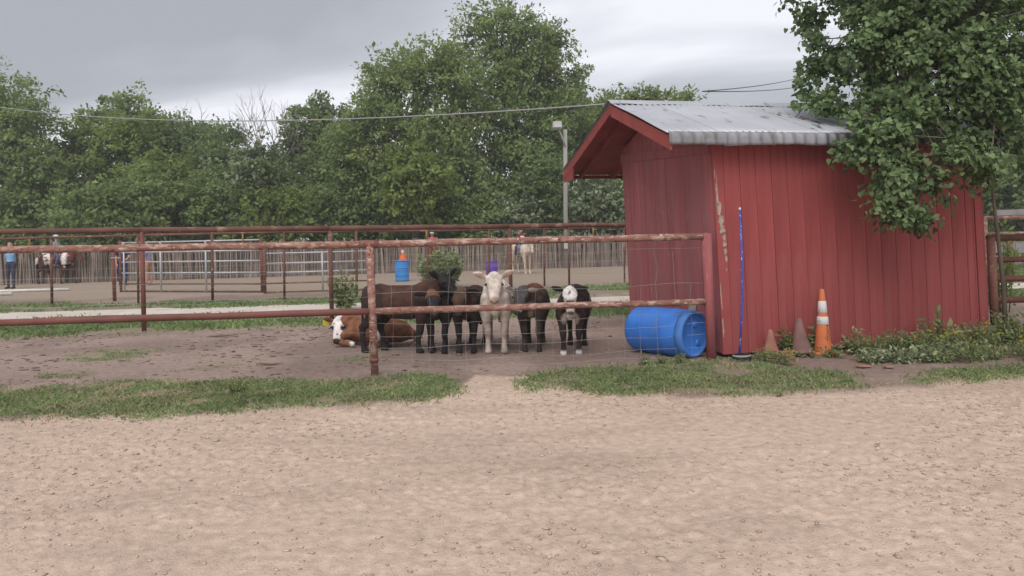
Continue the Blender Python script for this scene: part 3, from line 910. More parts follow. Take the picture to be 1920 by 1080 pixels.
def gate(name, label, a, b, zs, mats, rad_, uprights, post_mat, bow=None):
    """panel gate: rails between ground points a and b, rail heights zs"""
    g = thing(name, label, 'gate', (a[0], a[1], 0))
    A, B = Vector((a[0], a[1], 0)), Vector((b[0], b[1], 0))
    for z, m in zip(zs, mats):
        part('rail', tube([A + Vector((0, 0, z)), B + Vector((0, 0, z))], rad_, 8), MT[m], g, True, True)
    for t, m in uprights:
        p = A.lerp(B, t)
        part('upright', tube([p + Vector((0, -0.03, min(zs) - 0.02)), p + Vector((0, -0.03, max(zs) + 0.02))], rad_ * 1.15, 8), MT[m], g, True, True)
    for t in (-0.012, 1.012):
        p = A.lerp(B, t)
        part('gate_post', tube([p + Vector((0, 0, -0.05)), p + Vector((0, 0, max(zs) + 0.08))], rad_ * 1.6, 8), MT[post_mat], g, True, True)
    return g


gate('panel_gate', 'silver and rust pipe panel gate with bow top at left of far arena', (-12.9, 23.6), (-7.75, 21.9), [0.03, 0.27, 0.62, 0.98, 1.3, 1.62], ['brown_pipe', 'brown_pipe', 'silver', 'silver', 'silver', 'silver'], 0.026, [(0.02, 'silver'), (0.30, 'silver'), (0.63, 'silver')], 'pipe_low')
gate('panel_gate', 'open silver panel gate right of the bow-topped gate', (-7.42, 21.45), (-4.3, 21.9), [0.03, 0.3, 0.62, 0.9, 1.2], ['brown_pipe', 'brown_pipe', 'silver', 'silver', 'silver'], 0.024, [(0.0, 'brown_pipe'), (0.53, 'silver')], 'brown_pipe')
rp_ = thing('gate_post', 'single rusty red post left of the bow-topped gate', 'post', (-11.13, 19.95, 0))
part('post', tube([(0, 0, -0.05), (-0.015, 0, 1.46)], 0.05, 10), MT['pipe_low'], rp_, True)
part('hinge', tube([(-0.05, -0.06, 1.2), (0.22, -0.06, 1.2)], 0.014, 6), MT['silver'], rp_, True)
for (a, b, lab) in [((-21, 24.3, 0.05), (-15.5, 24.95, 0.05), 'long white ground pole lying in front of the painted horse'), ((-21, 22.6, 0.05), (-16.35, 23.3, 0.05), 'short white ground pole at the left edge nearer the fence')]:
    o = link('ground_pole', mesh_np('ground_pole', *tube([Vector(a) - Vector(b), (0, 0, 0)], 0.05, 10), MT['white_pole'], True), None, b)
    tag(o, lab, 'ground pole', 'white ground poles')

# right hand gate and fences
RG = thing('rusty_gate', 'rusty brown four-rail gate and post right of the shed', 'gate', (6.78, 10.1, 0))
part('post', tube([(6.80, 10.1, -0.05), (6.76, 10.1, 1.40)], 0.055, 12), MT['pipe'], RG, True, True)
part('post_side', tube([(6.66, 10.35, -0.05), (6.58, 10.35, 1.75)], 0.038, 10), MT['pipe_worn'], RG, True, True)
for z, r_, m in ((1.40, 0.046, 'brown_pipe'), (1.09, 0.04, 'pipe_low'), (0.82, 0.042, 'pipe_low'), (0.52, 0.046, 'pipe_low')):
    part('rail', tube([(6.72 if z > 1.3 else 6.8, 10.1, z), (11.5, 10.35, z - 0.02)], r_, 12), MT[m], RG, True, True)
part('post', tube([(11.5, 10.35, -0.05), (11.5, 10.35, 1.42)], 0.055, 12), MT['pipe'], RG, True, True)
ST = thing('leaning_stake', 'thin grey leaning stake standing among weeds before the rusty gate', 'stake', (6.50, 9.45, 0))
part('stake', tube([(0, 0, -0.05), (-0.02, 0, 0.8), (-0.07, 0, 1.35), (-0.14, 0.0, 2.1)], [0.030, 0.028, 0.025, 0.016], 8), MT['bark'], ST, True)
BF = thing('back_fence', 'pale worn pipe fence beyond the rusty gate', 'fence', (9.3, 14.0, 0))
PB = [(9.27, 14.0), (12.2, 14.4), (15.2, 14.8)]
for i, (x_, y_) in enumerate(PB):
    part('post', tube([(x_, y_, -0.05), (x_, y_, 1.72)], 0.04, 10), MT['pipe_worn'], BF, True, True)
    if i:
        a = PB[i - 1]
        part('rail', tube([(a[0], a[1], 1.71), (x_, y_, 1.70)], 0.042, 10), MT['pipe_worn'], BF, True, True)
        part('rail', tube([(a[0], a[1], 1.41), (x_, y_, 1.40)], 0.03, 10), MT['pipe_worn'], BF, True, True)
BP = thing('fence_post', 'short brown post standing in the grass beyond the lane at right', 'post', (14.75, 21.2, 0))
part('post', tube([(0, 0, -0.05), (0, 0, 1.15)], 0.085, 10), MT['pipe'], BP, True)
part('rail', tube([(-0.3, 0, 1.12), (4, 0.6, 1.12)], 0.06, 10), MT['brown_pipe'], BP, True)
part('rail', tube([(-0.05, 0, 0.62), (4, 0.6, 0.62)], 0.05, 10), MT['brown_pipe'], BP, True)

# pale stock trailer far right
TR = thing('stock_trailer', 'pale grey stock trailer parked beyond the fences at the right edge', 'trailer', (19.6, 26, 0), rad(8))
part('body', join(box(-1.6, 2.6, -0.8, 0.8, 0.5, 1.12), box(-1.6, 2.6, -0.78, 0.78, 1.9, 2.1)), MT['trailer'], TR)
for z in (1.28, 1.52, 1.76):
    part('slat', box(-1.6, 2.6, -0.79, -0.76, z - 0.05, z + 0.05), MT['trailer'], TR)
for x_ in (-1.58, -0.5, 0.6, 1.6, 2.56):
    part('upright', box(x_ - 0.03, x_ + 0.03, -0.785, -0.765, 1.12, 1.9), MT['silver'], TR)
for x_ in (0.2, 1.05):
    w_ = link('wheel', mesh_np('wheel', *lathe([(0.12, -0.1), (0.34, -0.1), (0.37, -0.06), (0.37, 0.06), (0.34, 0.1), (0.12, 0.1)], 20), MT['black'], True), TR, (x_, -0.9, 0.37), (rad(90), 0, 0))
    link('rim', mesh_np('rim', *lathe([(0.02, -0.06), (0.2, -0.08), (0.22, -0.105), (0.22, 0.09)], 16), MT['trailer'], True), w_)
fv, ff = [], []
for i in range(13):
    a = math.pi * i / 12
    for yy in (-1.02, -0.8):
        fv.append((0.62 - math.cos(a) * 0.95, yy, 0.42 + math.sin(a) * 0.45))
for i in range(12):
    ff.append((i * 2, i * 2 + 1, i * 2 + 3, i * 2 + 2))
fd = part('fender', (fv, ff), MT['trailer'], TR, True)
fd.modifiers.new('thick', 'SOLIDIFY').thickness = 0.03
part('tongue', join(tube([(-1.6, -0.5, 0.5), (-2.6, 0, 0.5)], 0.04, 8), tube([(-1.6, 0.5, 0.5), (-2.6, 0, 0.5)], 0.04, 8)), MT['black'], TR)

# lamp pole and cables
LP = thing('lamp_pole', 'grey lamp pole with a floodlight left of the shed roof', 'lamp pole', (2.47, 33.0, 0))
part('pole', tube([(0, 0, -0.1), (0.03, 0, 3), (0.1, 0, 6.4)], [0.115, 0.105, 0.09], 12), MT['pole_grey'], LP, True)
part('arm', tube([(0.08, -0.1, 5.6), (-0.1, -0.25, 6.1), (-0.28, -0.35, 6.45)], 0.035, 8), MT['silver'], LP, True)
hd = link('lamp_head', bbox_mesh('lamp_head', 0.42, 0.3, 0.36, 0.05, MT['silver']), LP, (-0.3, -0.4, 6.52), (rad(-18), 0, rad(8)))
link('lens', bbox_mesh('lens', 0.34, 0.02, 0.28, 0.005, MT['trailer']), hd, (0, -0.158, -0.01))
part('meter_box', box(-0.1, 0.1, -0.32, -0.16, 0.9, 1.2), MT['silver'], LP)


def catenary(a, b, sag, n=30):
    a, b = Vector(a), Vector(b)
    return [a.lerp(b, i / n) - Vector((0, 0, sag * 4 * (i / n) * (1 - i / n))) for i in range(n + 1)]


o = link('power_cable', mesh_np('power_cable', *tube(catenary((-24, 27.5, 8.0), (1.66, 10.5, 3.5), 0.75, 40), 0.011, 6), MT['cable'], True))
tag(o, 'pale overhead cable sagging across the treeline to the shed gable', 'cable')
for b_, nm in (((11.5, 26, 7.35), 'upper thin wire running right from the shed ridge'), ((11.5, 26, 6.95), 'lower thin wire running right from the shed ridge')):
    a_ = (2.95, 10.9, 3.72)
    o = link('service_wire', mesh_np('service_wire', *tube(catenary(a_, b_, 0.12), 0.008, 5), MT['cable_dark'], True))
    tag(o, nm, 'wire', 'wires over the shed')

# ------------------------------------------------------------------ thin haze volume added to lift the dark tones
hv, hf = box(-430, 430, -430, 430, -1.2, 16.5)
hz_me = bpy.data.meshes.new('haze')
hz_me.from_pydata(hv, [], hf)
hz_m = bpy.data.materials.new('haze_air')
hz_m.use_nodes = True
hn = hz_m.node_tree.nodes
hn.remove(hn['Principled BSDF'])
pv = hn.new('ShaderNodeVolumePrincipled')
pv.inputs['Color'].default_value = (0.95, 0.97, 1.0, 1)
pv.inputs['Density'].default_value = 0.0016
hz_m.node_tree.links.new(pv.outputs[0], hn['Material Output'].inputs['Volume'])
hz_me.materials.append(hz_m)
tag(link('haze', hz_me), 'thin added haze over the whole yard', kind='stuff')

# ------------------------------------------------------------------ trees


def unit(v):
    return v / (np.linalg.norm(v, axis=-1, keepdims=True) + 1e-9)


def leaf_quads(C, Dv, N, Lc, Wc):
    """diamond leaves: base C, along Dv, normal hint N"""
    Dv = unit(Dv)
    S = unit(np.cross(Dv, N))
    up = np.cross(S, Dv)
    mid = C + Dv * (Lc * 0.45)[:, None]
    V = np.stack([C, mid + S * (Wc * 0.5)[:, None] + up * (Wc * 0.12)[:, None], C + Dv * Lc[:, None], mid - S * (Wc * 0.5)[:, None] + up * (Wc * 0.12)[:, None]], 1).reshape(-1, 3)
    F = np.arange(len(C) * 4).reshape(-1, 4)
    return V, F


def crown(lobes, rng, dens=1.0, leaf=0.2, clus=0.55, per=34, droop=0.25, feather=1.0):
    CC, AX, CR, DD = [], [], [], []
    for (cx, cy, cz, rx, ry, rz) in lobes:
        area = 4 * math.pi * ((rx * ry) ** 1.6 + (rx * rz) ** 1.6 + (ry * rz) ** 1.6) ** (1 / 1.6) / 3 ** (1 / 1.6)
        n = max(8, int(area * 1.35 * dens / (clus / 0.55) ** 2))
        d = unit(rng.normal(size=(n, 3)))
        d[:, 1] = np.where((d[:, 1] > 0.35) & (rng.random(n) < 0.6), -d[:, 1], d[:, 1])
        rr = np.where(rng.random(n) < 0.75, rng.uniform(0.78, 1.05, n), rng.uniform(0.15, 0.8, n))
        lump = 1 + 0.22 * np.sin(d[:, 0] * 5 + cx) * np.cos(d[:, 2] * 4 + cz) + rng.normal(0, 0.07, n)
        c = np.array([cx, cy, cz]) + d * np.array([rx, ry, rz]) * (rr * lump)[:, None]
        ax = unit(d + np.array([0, 0, 0.25 - droop]) + rng.normal(0, 0.45, (n, 3)))
        CC.append(c); AX.append(ax); DD.append(d); CR.append(clus * rng.uniform(0.55, 1.35, n))
    CC, AX, CR = np.concatenate(CC), np.concatenate(AX), np.concatenate(CR)
    n = len(CC)
    t = rng.uniform(-0.8, 1.2, (n, per)) * feather
    g = rng.normal(0, 1, (n, per, 3)) * np.array([0.38, 0.38, 0.24])
    g *= (1.15 - 0.45 * np.clip(t, -0.8, 1.2) / 1.2)[..., None]
    P = CC[:, None] + AX[:, None] * (t * CR[:, None])[..., None] + g * CR[:, None, None]
    P[..., 2] -= droop * 0.35 * (t ** 2) * CR[:, None]
    P = P.reshape(-1, 3)
    Ax = np.repeat(AX, per, 0)
    m = len(P)
    Dv = Ax * 0.7 + rng.normal(0, 0.65, (m, 3)) + np.array([0, 0, -droop])
    N = np.repeat(np.concatenate(DD), per, 0) * 0.8 + np.array([0, -0.2, 0.75]) + rng.normal(0, 0.5, (m, 3))
    Lc = leaf * rng.uniform(0.6, 1.4, m)
    keep = P[:, 2] > 0.15
    return leaf_quads(P[keep], Dv[keep], N[keep], Lc[keep], Lc[keep] * 0.58)


def limbs(base, lobes, r0, rnd, fork):
    b = Vector(base)
    f = b + Vector((rnd.uniform(-0.2, 0.2), 0, fork))
    out = [tube([b - Vector((0, 0, 0.1)), b.lerp(f, 0.5) + Vector((rnd.uniform(-0.1, 0.1), 0, 0)), f], [r0 * 1.25, r0, r0 * 0.85], 9)]
    br = []
    for l in lobes:
        c = Vector(l[:3])
        m1 = f.lerp(c, 0.45) + Vector((rnd.uniform(-0.3, 0.3), rnd.uniform(-0.3, 0.3), -0.1))
        br.append(tube([f, m1, c], [r0 * 0.55, r0 * 0.36, r0 * 0.16], 6))
        for q in range(4):
            d = Vector((rnd.gauss(0, 1), rnd.gauss(0, 1), rnd.gauss(0.3, 1))).normalized()
            e_ = c + Vector((d.x * l[3], d.y * l[4], d.z * l[5])) * 0.85
            br.append(tube([m1.lerp(c, 0.6), c.lerp(e_, 0.5) + Vector((0, 0, 0.1)), e_], [r0 * 0.2, r0 * 0.12, r0 * 0.05], 5))
    return join(*out), join(*br)


TREES = [
('feathery_tree', 'mid', 'tall feathery tree cut by the left edge of the picture', 38, [(-27.8, 7.0, 3.1, 3.4), (-26.4, 9.0, 1.6, 1.8), (-27.5, 3.6, 2.8, 2.3), (-25.4, 7.5, 1.1, 1.3)]),
('leafy_tree', 'lime', 'yellow-green rounded tree right of the feathery tree at left edge', 41, [(-22.7, 5.4, 3.1, 2.6), (-22.0, 7.4, 2.3, 1.7), (-25.3, 4.9, 2.1, 2.1), (-24.9, 7.6, 0.9, 0.9)]),
('leafy_tree', 'mid', 'twiggy topped tree rising above the left treeline below the cable', 46, [(-23.9, 9.7, 1.9, 1.4), (-23.0, 8.5, 2.1, 1.5), (-24.8, 8.9, 1.4, 1.2)]),
('vine_tree', 'dark', 'dark vine-draped mound of a tree left of the bare tree', 43, [(-18.4, 6.5, 2.6, 2.1), (-19.8, 7.3, 1.8, 1.6), (-17.6, 6.9, 1.6, 1.4), (-19.5, 4.3, 3.5, 2.2)]),
('leafy_tree', 'dark', 'dark domed tree beside the bare grey tree', 42, [(-11.2, 8.3, 1.7, 1.6), (-10.3, 7.1, 1.9, 1.9), (-12.2, 6.8, 1.4, 1.6), (-11.1, 4.6, 2.8, 2.5)]),
('elm_tree', 'mid', 'broad elm left of the tallest tree with a rounded shoulder', 37, [(-4.7, 9.0, 2.8, 2.2), (-5.8, 9.6, 1.5, 1.2), (-6.5, 7.2, 2.2, 2.2), (-3.3, 10.3, 1.7, 1.4), (-3.1, 7.4, 2.3, 2.3), (-7.0, 4.8, 2.2, 2.2), (-4.5, 5.0, 3.0, 2.2), (-2.6, 3.6, 2.3, 1.8), (-7.8, 3.4, 1.7, 1.7)]),
('elm_tree', 'mid', 'tallest elm in the middle of the treeline', 40, [(0.0, 12.1, 2.8, 2.1), (-0.8, 13.2, 1.8, 1.1), (2.1, 12.0, 1.5, 1.5), (2.3, 10.0, 1.8, 1.6), (0.2, 9.5, 3.6, 2.4), (2.9, 8.0, 1.4, 1.5), (0.2, 6.9, 3.6, 2.4), (2.2, 5.4, 2.1, 2.1), (-0.8, 4.3, 3.0, 2.4), (1.3, 2.8, 2.7, 1.5)]),
('lime_sapling', 'lime', 'bright yellow-green young tree in front of the broad elm', 33.5, [(-4.4, 5.2, 1.0, 0.8), (-4.8, 4.2, 1.2, 1.0), (-3.9, 3.8, 1.0, 1.0), (-4.6, 2.8, 1.0, 0.8)]),
('leafy_tree', 'lime', 'light green tree whose crown shows above the shed roof ridge', 45, [(6.5, 8.9, 2.4, 1.4), (9.0, 9.6, 1.8, 0.9), (10.7, 9.3, 1.0, 0.8), (5.2, 8.1, 2.0, 1.7), (7.5, 7.4, 2.7, 1.7), (5.8, 5.1, 2.7, 2.4)]),
('pale_shrub', 'pale', 'pale green shrub between lamp pole and shed', 35.5, [(4.0, 3.4, 1.1, 1.2), (5.1, 2.5, 1.1, 1.1), (3.4, 2.3, 1.2, 1.1)]),
('dark_shrub', 'mid', 'taller green shrub just left of the shed wall behind the pale shrub', 38, [(5.8, 4.0, 1.4, 1.7), (6.6, 2.3, 1.4, 1.4)]),
('leafy_tree', 'dark', 'dark tree beyond the rusty gate at the right edge', 38, [(26.3, 3.8, 2.0, 1.7), (25.2, 2.7, 1.4, 1.1), (28.2, 4.9, 3.1, 3.1), (27.5, 2.1, 2.6, 1.3)]),
]
for ti, (nm, kd, lab, Y, lb) in enumerate(TREES):
    rng = np.random.default_rng(100 + ti)
    cx = sum(l[0] * l[2] for l in lb) / sum(l[2] for l in lb)
    t = thing(nm, lab, 'shrub' if 'shrub' in nm else 'tree', (cx, Y, 0))
    lobes = [(x_ - cx, (rng.random() - 0.5) * 1.2, z_, rx, 0.8 * (rx + rz) / 2 + 0.2, rz) for (x_, z_, rx, rz) in lb]
    elm = 'elm' in nm or 'feather' in nm
    V, F = crown(lobes, rng, 1.45, 0.21 if elm else 0.23, 0.62 if elm else 0.5, 60 if elm else 50, 0.35 if elm else 0.2, 1.25 if elm else 1.0)
    part('crown', (V, F), MT['leaf_' + kd], t)
    zmax = max(l[2] for l in lobes)
    tr, br = limbs((0, 0, 0), lobes, 0.10 + 0.02 * zmax, random.Random(ti), min(2.2, 0.3 * zmax))
    part('trunk', tr, MT['bark'], t, True)
    part('branches', br, MT['bark'], t, True)

SHRUBS = [(36.9, -27.0, 3.3, 2.2, 1.7, 'mid'), (36.9, -24.3, 3.2, 2.1, 1.7, 'mid'), (34.7, -20.5, 3.0, 1.9, 1.4, 'mid'), (34.8, -18.2, 3.3, 2.1, 1.6, 'mid'), (36.6, -17.0, 3.1, 2.0, 1.4, 'lime'), (36.4, -14.5, 3.4, 2.2, 1.6, 'mid'), (36.2, -12.2, 4.3, 1.6, 1.6, 'dark'), (35.3, -11.4, 2.8, 2.0, 1.3, 'lime'), (36.1, -9.3, 2.8, 1.9, 1.3, 'mid'), (36.1, -7.2, 2.3, 1.6, 1.2, 'dark'), (36.0, -4.8, 2.0, 1.9, 1.1, 'dark'), (35.0, -2.0, 2.0, 1.6, 1.0, 'mid'), (35.6, 0.2, 2.0, 1.6, 1.1, 'pale'), (35.5, 2.2, 1.8, 1.2, 1.1, 'dark'), (36.3, -13.3, 5.1, 1.5, 1.2, 'pale'), (37.0, -17.9, 4.7, 1.7, 1.2, 'lime'), (36.9, -24.4, 5.1, 1.5, 1.4, 'mid'), (35.9, 1.2, 4.0, 1.1, 1.3, 'dark'),
          (37.5, -30, 3.6, 2.4, 2.2, 'mid'), (38.5, -8.6, 4.9, 2.2, 2.0, 'dark'), (39.5, -15.6, 4.6, 2.2, 2.4, 'dark'), (40.5, -22, 3.2, 2.6, 2.2, 'dark'), (37.8, 4.8, 2.2, 2.0, 1.6, 'dark'), (38.5, 9, 3.0, 2.5, 2.2, 'dark'), (39, 13, 3.2, 2.6, 2.4, 'mid'), (39, 17.5, 3.0, 2.6, 2.2, 'dark'), (39, 22, 3.0, 2.4, 2.0, 'mid'), (40, 31, 3.2, 2.6, 2.3, 'mid')]
for si, (Y, x_, z_, rx, rz, kd) in enumerate(SHRUBS):
    rng = np.random.default_rng(300 + si)
    t = thing('shrub', {'mid': 'mid green shrub in the undergrowth behind the stake fence', 'dark': 'dark green shrub in the undergrowth behind the stake fence', 'lime': 'yellowish green shrub in the undergrowth behind the stake fence', 'pale': 'pale flowering shrub in the undergrowth behind the stake fence'}[kd], 'shrub', (x_, Y, 0), 0, kd + ' green shrubs behind the stake fence')
    lobes = [(0, 0, z_, rx, rx * 0.75, rz)]
    low = max(0.5, z_ - rz)
    lobes += [(rng.uniform(-0.5, 0.5) * rx, rng.uniform(-0.6, 0.2), low * 0.75 + 0.35, rx * 0.85, rx * 0.6, max(0.5, low * 0.8)), (rng.uniform(-0.7, 0.7) * rx, rng.uniform(-0.5, 0.3), z_ + rz * 0.45, rx * 0.55, rx * 0.5, rz * 0.6)]
    V, F = crown(lobes, rng, 1.3, 0.22, 0.5, 42, 0.2)
    part('foliage', (V, F), MT['leaf_' + kd], t)
    tr, br = limbs((0, 0, 0), lobes, 0.07, random.Random(si), 0.6)
    part('stems', join(tr, br), MT['bark'], t, True)

# far wood that closes the view behind the row
rng = np.random.default_rng(77)
lobes = [(x_, 50 + rng.uniform(-2, 2), rng.uniform(2.2, 3.8), 3.2, 2.0, 3.0) for x_ in np.arange(-48, 60, 4.2)]
V, F = crown(lobes, rng, 0.55, 0.36, 0.8, 26, 0.2)
o = link('distant_wood', mesh_np('distant_wood', V, F, MT['leaf_dark']))
tag(o, 'dark low wood closing the view behind the treeline', 'wood', kind='stuff')


def dead_tree(label, base, top, spread, seed, n_main):
    rnd = random.Random(seed)
    t = thing('bare_tree', label, 'tree', base)
    H = top
    trunk = tube([(0, 0, -0.1), (0.1, 0, H * 0.35), (0.0, 0, H * 0.6)], [0.16, 0.12, 0.09], 8)
    br = []

    def grow(p, d, ln, r, dep):
        q = p + d * ln * 0.5 + Vector((rnd.uniform(-0.1, 0.1), rnd.uniform(-0.1, 0.1), 0.05)) * ln
        e_ = q + (d + Vector((rnd.uniform(-0.3, 0.3), rnd.uniform(-0.3, 0.3), 0.12))).normalized() * ln * 0.5
        br.append(tube([p, q, e_], [r, r * 0.8, r * 0.6], 5))
        if dep > 0:
            for _ in range(3 if dep > 1 else 2):
                nd = (d + Vector((rnd.uniform(-0.8, 0.8), rnd.uniform(-0.6, 0.6), rnd.uniform(-0.1, 0.5)))).normalized()
                grow(q.lerp(e_, rnd.random()), nd, ln * rnd.uniform(0.5, 0.75), r * 0.6, dep - 1)
    for k in range(n_main):
        d = Vector((rnd.uniform(-spread, spread), rnd.uniform(-0.4, 0.3), 1)).normalized()
        grow(Vector((0.05, 0, H * rnd.uniform(0.38, 0.6))), d, H * rnd.uniform(0.2, 0.3), 0.04, 3)
    part('trunk', trunk, MT['dead'], t, True)
    part('branches', join(*br), MT['dead'], t, True)


dead_tree('bare grey dead tree standing above the shrubs left of the dark domed tree', (-13.4, 39.0, 0), 9.0, 0.7, 5, 5)
dead_tree('thin bare branches rising behind the vine-draped mound', (-20.1, 45.5, 0), 10.6, 0.5, 8, 6)

# ------------------------------------------------------------------ big mulberry over the shed
HEART = np.array([(0, .06, 0), (-.30, -.04, .04), (-.47, .25, .07), (-.33, .62, .03), (0, 1.05, -.14), (.33, .62, .03), (.47, .25, .07), (.30, -.04, .04), (0, .45, -.03)])
HF = np.array([(8, 0, 1), (8, 1, 2), (8, 2, 3), (8, 3, 4), (8, 4, 5), (8, 5, 6), (8, 6, 7), (8, 7, 0)])
HEART = HEART * np.array([0.95, 1, 1])




MUL = [(4.76, 9.3, 3.73, 0.49, 0.42), (5.0, 9.1, 3.22, 0.48, 0.34), (5.56, 8.95, 3.57, 0.53, 0.4), (5.91, 8.85, 2.9, 0.4, 0.33), (5.35, 8.9, 2.82, 0.33, 0.23), (4.5, 8.9, 2.74, 0.33, 0.23), (4.22, 9.0, 2.83, 0.27, 0.24), (5.43, 8.7, 2.5, 0.29, 0.18), (4.41, 9.9, 4.03, 0.33, 0.33), (5.25, 9.1, 4.0, 0.54, 0.41), (6.18, 8.9, 3.73, 0.46, 0.4), (5.0, 8.6, 2.0, 0.19, 0.19), (4.49, 8.6, 1.88, 0.16, 0.18), (4.7, 9.9, 4.23, 0.55, 0.55), (5.13, 9.5, 4.31, 0.78, 0.6), (5.91, 9.2, 4.14, 0.82, 0.62), (5.33, 9.1, 3.47, 0.75, 0.48), (6.13, 9.0, 3.37, 0.6, 0.54), (4.59, 9.8, 3.57, 0.55, 0.4), (4.21, 10.1, 3.35, 0.32, 0.29), (4.3, 9.7, 3.1, 0.33, 0.22), (4.58, 9.2, 3.02, 0.48, 0.31), (4.81, 8.75, 2.71, 0.49, 0.36), (4.47, 8.7, 2.59, 0.32, 0.23), (4.62, 8.62, 2.2, 0.27, 0.24), (4.8, 8.6, 2.28, 0.32, 0.26), (4.72, 8.6, 1.84, 0.26, 0.23), (4.69, 8.6, 1.63, 0.27, 0.13), (5.18, 8.6, 2.37, 0.31, 0.21), (5.57, 8.6, 2.33, 0.22, 0.1), (5.77, 8.6, 2.2, 0.14, 0.08), (6.21, 8.9, 2.7, 0.3, 0.3), (5.8, 9.3, 3.04, 0.49, 0.35), (5.17, 9.6, 5.09, 1.07, 0.57), (6.29, 9.5, 5.03, 1.06, 0.64), (4.17, 8.75, 2.5, 0.18, 0.14), (7.08, 9.3, 3.61, 0.83, 0.83), (7.24, 9.5, 2.42, 0.5, 0.5), (6.3, 10.6, 5.4, 1.5, 1.3), (5.2, 10.8, 5.6, 1.1, 1.0), (7.3, 11.3, 5.6, 1.3, 1.2), (6.3, 12.0, 6.6, 1.6, 1.2), (5.6, 9.9, 4.7, 0.9, 0.7)]
MB = thing('mulberry_tree', 'large broad-leaved tree hanging over the right end of the shed', 'tree', (6.85, 12.5, 0))
rng = np.random.default_rng(55)
P_, D_, N_ = [], [], []
for (cx, cy, cz, rx, rz) in MUL:
    ry = 0.75 * max(rx, rz)
    n_tw = int(155 * (rx * rz + rx * ry * 0.4) / 0.45) + 12
    d = unit(rng.normal(size=(n_tw, 3)))
    d[:, 1] = np.where((d[:, 1] > 0.2) & (rng.random(n_tw) < 0.65), -d[:, 1], d[:, 1])
    n_sub = max(4, int(n_tw / 9))
    ds = d[:n_sub] * np.array([rx, ry, rz]) * rng.uniform(0.62, 1.1, n_sub)[:, None]
    pick = rng.integers(0, n_sub, n_tw)
    d = d[pick]
    c = np.array([cx, cy, cz]) + ds[pick] + rng.normal(0, 0.06, (n_tw, 3))
    ax = unit(d * np.array([1, 1, 0.6]) + np.array([0, -0.1, -0.35]) + rng.normal(0, 0.35, (n_tw, 3)))
    per = 9
    t = np.linspace(-0.14, 0.14, per)[None] + rng.normal(0, 0.02, (n_tw, per))
    P = c[:, None] + ax[:, None] * t[..., None] + rng.normal(0, 0.035, (n_tw, per, 3))
    dl = ax[:, None] * 0.6 + rng.normal(0, 0.6, (n_tw, per, 3)) + np.array([0, -0.15, -0.6])
    nl = d[:, None] * 0.9 + np.array([0, -0.3, 0.9]) + rng.normal(0, 0.65, (n_tw, per, 3))
    P_.append(P.reshape(-1, 3)); D_.append(dl.reshape(-1, 3)); N_.append(nl.reshape(-1, 3))
P_, D_, N_ = np.concatenate(P_), np.concatenate(D_), np.concatenate(N_)
# keep leaves clear of the shed walls and roof
lx = (P_[:, 0] - 2.65) * math.cos(rad(12)) + (P_[:, 1] - 8.98) * math.sin(rad(12))
ly = -(P_[:, 0] - 2.65) * math.sin(rad(12)) + (P_[:, 1] - 8.98) * math.cos(rad(12))
rzv = np.array([roof_z(min(max(v, EY), BY)) for v in ly])
bad = (lx > XL - 0.1) & (lx < XR + 0.1) & (ly > EY - 0.16) & (ly < BY) & (P_[:, 2] < rzv + 0.16)
bad |= (lx > -0.1) & (lx < L + 0.1) & (ly > -0.2) & (P_[:, 2] < 2.9)
P_, D_, N_ = P_[~bad], D_[~bad], N_[~bad]
D_ = unit(D_)
S_ = unit(np.cross(D_, N_))
U_ = np.cross(S_, D_)
sz = rng.uniform(0.038, 0.085, len(P_))
order = np.argsort(P_[:, 1] + 0.02 * P_[:, 2])
vis = order[(np.abs(P_[order, 0] / P_[order, 1]) < 0.71) & (P_[order, 2] < 5.0)]
own = set(vis[:900:3][:300].tolist())
rest = np.array([i for i in range(len(P_)) if i not in own])
W = HEART[None] * sz[rest][:, None, None]
V = P_[rest][:, None] + S_[rest][:, None] * W[..., 0:1] + D_[rest][:, None] * W[..., 1:2] + U_[rest][:, None] * W[..., 2:3]
V = V.reshape(-1, 3) - np.array([6.85, 12.5, 0])
F = (np.arange(len(rest))[:, None, None] * 9 + HF[None]).reshape(-1, 3)
part('leaves', (V, F), MT['leaf_mulberry'], MB, False, False, 'stuff')
leaf_me = mesh_np('leaf', HEART, HF, MT['leaf_mul_obj'])
for i in own:
    o = link('leaf', leaf_me, MB)
    s, d, u = Vector(S_[i]), Vector(D_[i]), Vector(U_[i])
    m3 = Matrix((s, d, u)).transposed().to_4x4()
    o.matrix_basis = Matrix.Translation(Vector(P_[i]) - Vector((6.85, 12.5, 0))) @ m3 @ Matrix.Scale(float(sz[i]), 4)
B0 = Vector((6.85, 12.5, 0))
part('trunk', tube([Vector((0, 0, -0.1)), Vector((0.05, -0.05, 1.5)), Vector((0.0, -0.3, 3.2)), Vector((-0.1, -0.8, 4.4))], [0.24, 0.19, 0.17, 0.12], 12), MT['pale_bark'], MB, True)
rm = random.Random(6)
brs = []
fk = Vector((6.8, 12.2, 3.4))
for l in MUL:
    c = Vector(l[:3])
    low = c.z < 3.4
    if low:
        par = min((Vector(q[:3]) for q in MUL if q[1] < 9.15 and q[2] > c.z + 0.3 and q[2] > 2.95), key=lambda v: (v - c).length, default=Vector((6.2, 10.2, 4.6)))
        mid = par.lerp(c, 0.5) + Vector((rm.uniform(-0.08, 0.08), -0.06, 0.05))
        brs.append(tube([par, mid, c], [0.016, 0.011, 0.005], 7))
    else:
        mid = fk.lerp(c, 0.5) + Vector((0, 0, 0.25))
        brs.append(tube([fk, mid, c], [0.07, 0.03, 0.01], 7))
    for q in range(5):
        e_ = c + Vector((rm.uniform(-1, 1) * l[3], rm.uniform(-1, 0.6) * l[3] * 0.7, rm.uniform(-1, 1) * l[4])) * 0.9
        if e_.z > 2.9 or e_.y < 8.8:
            brs.append(tube([c, c.lerp(e_, 0.5), e_], [0.012, 0.008, 0.004], 5))
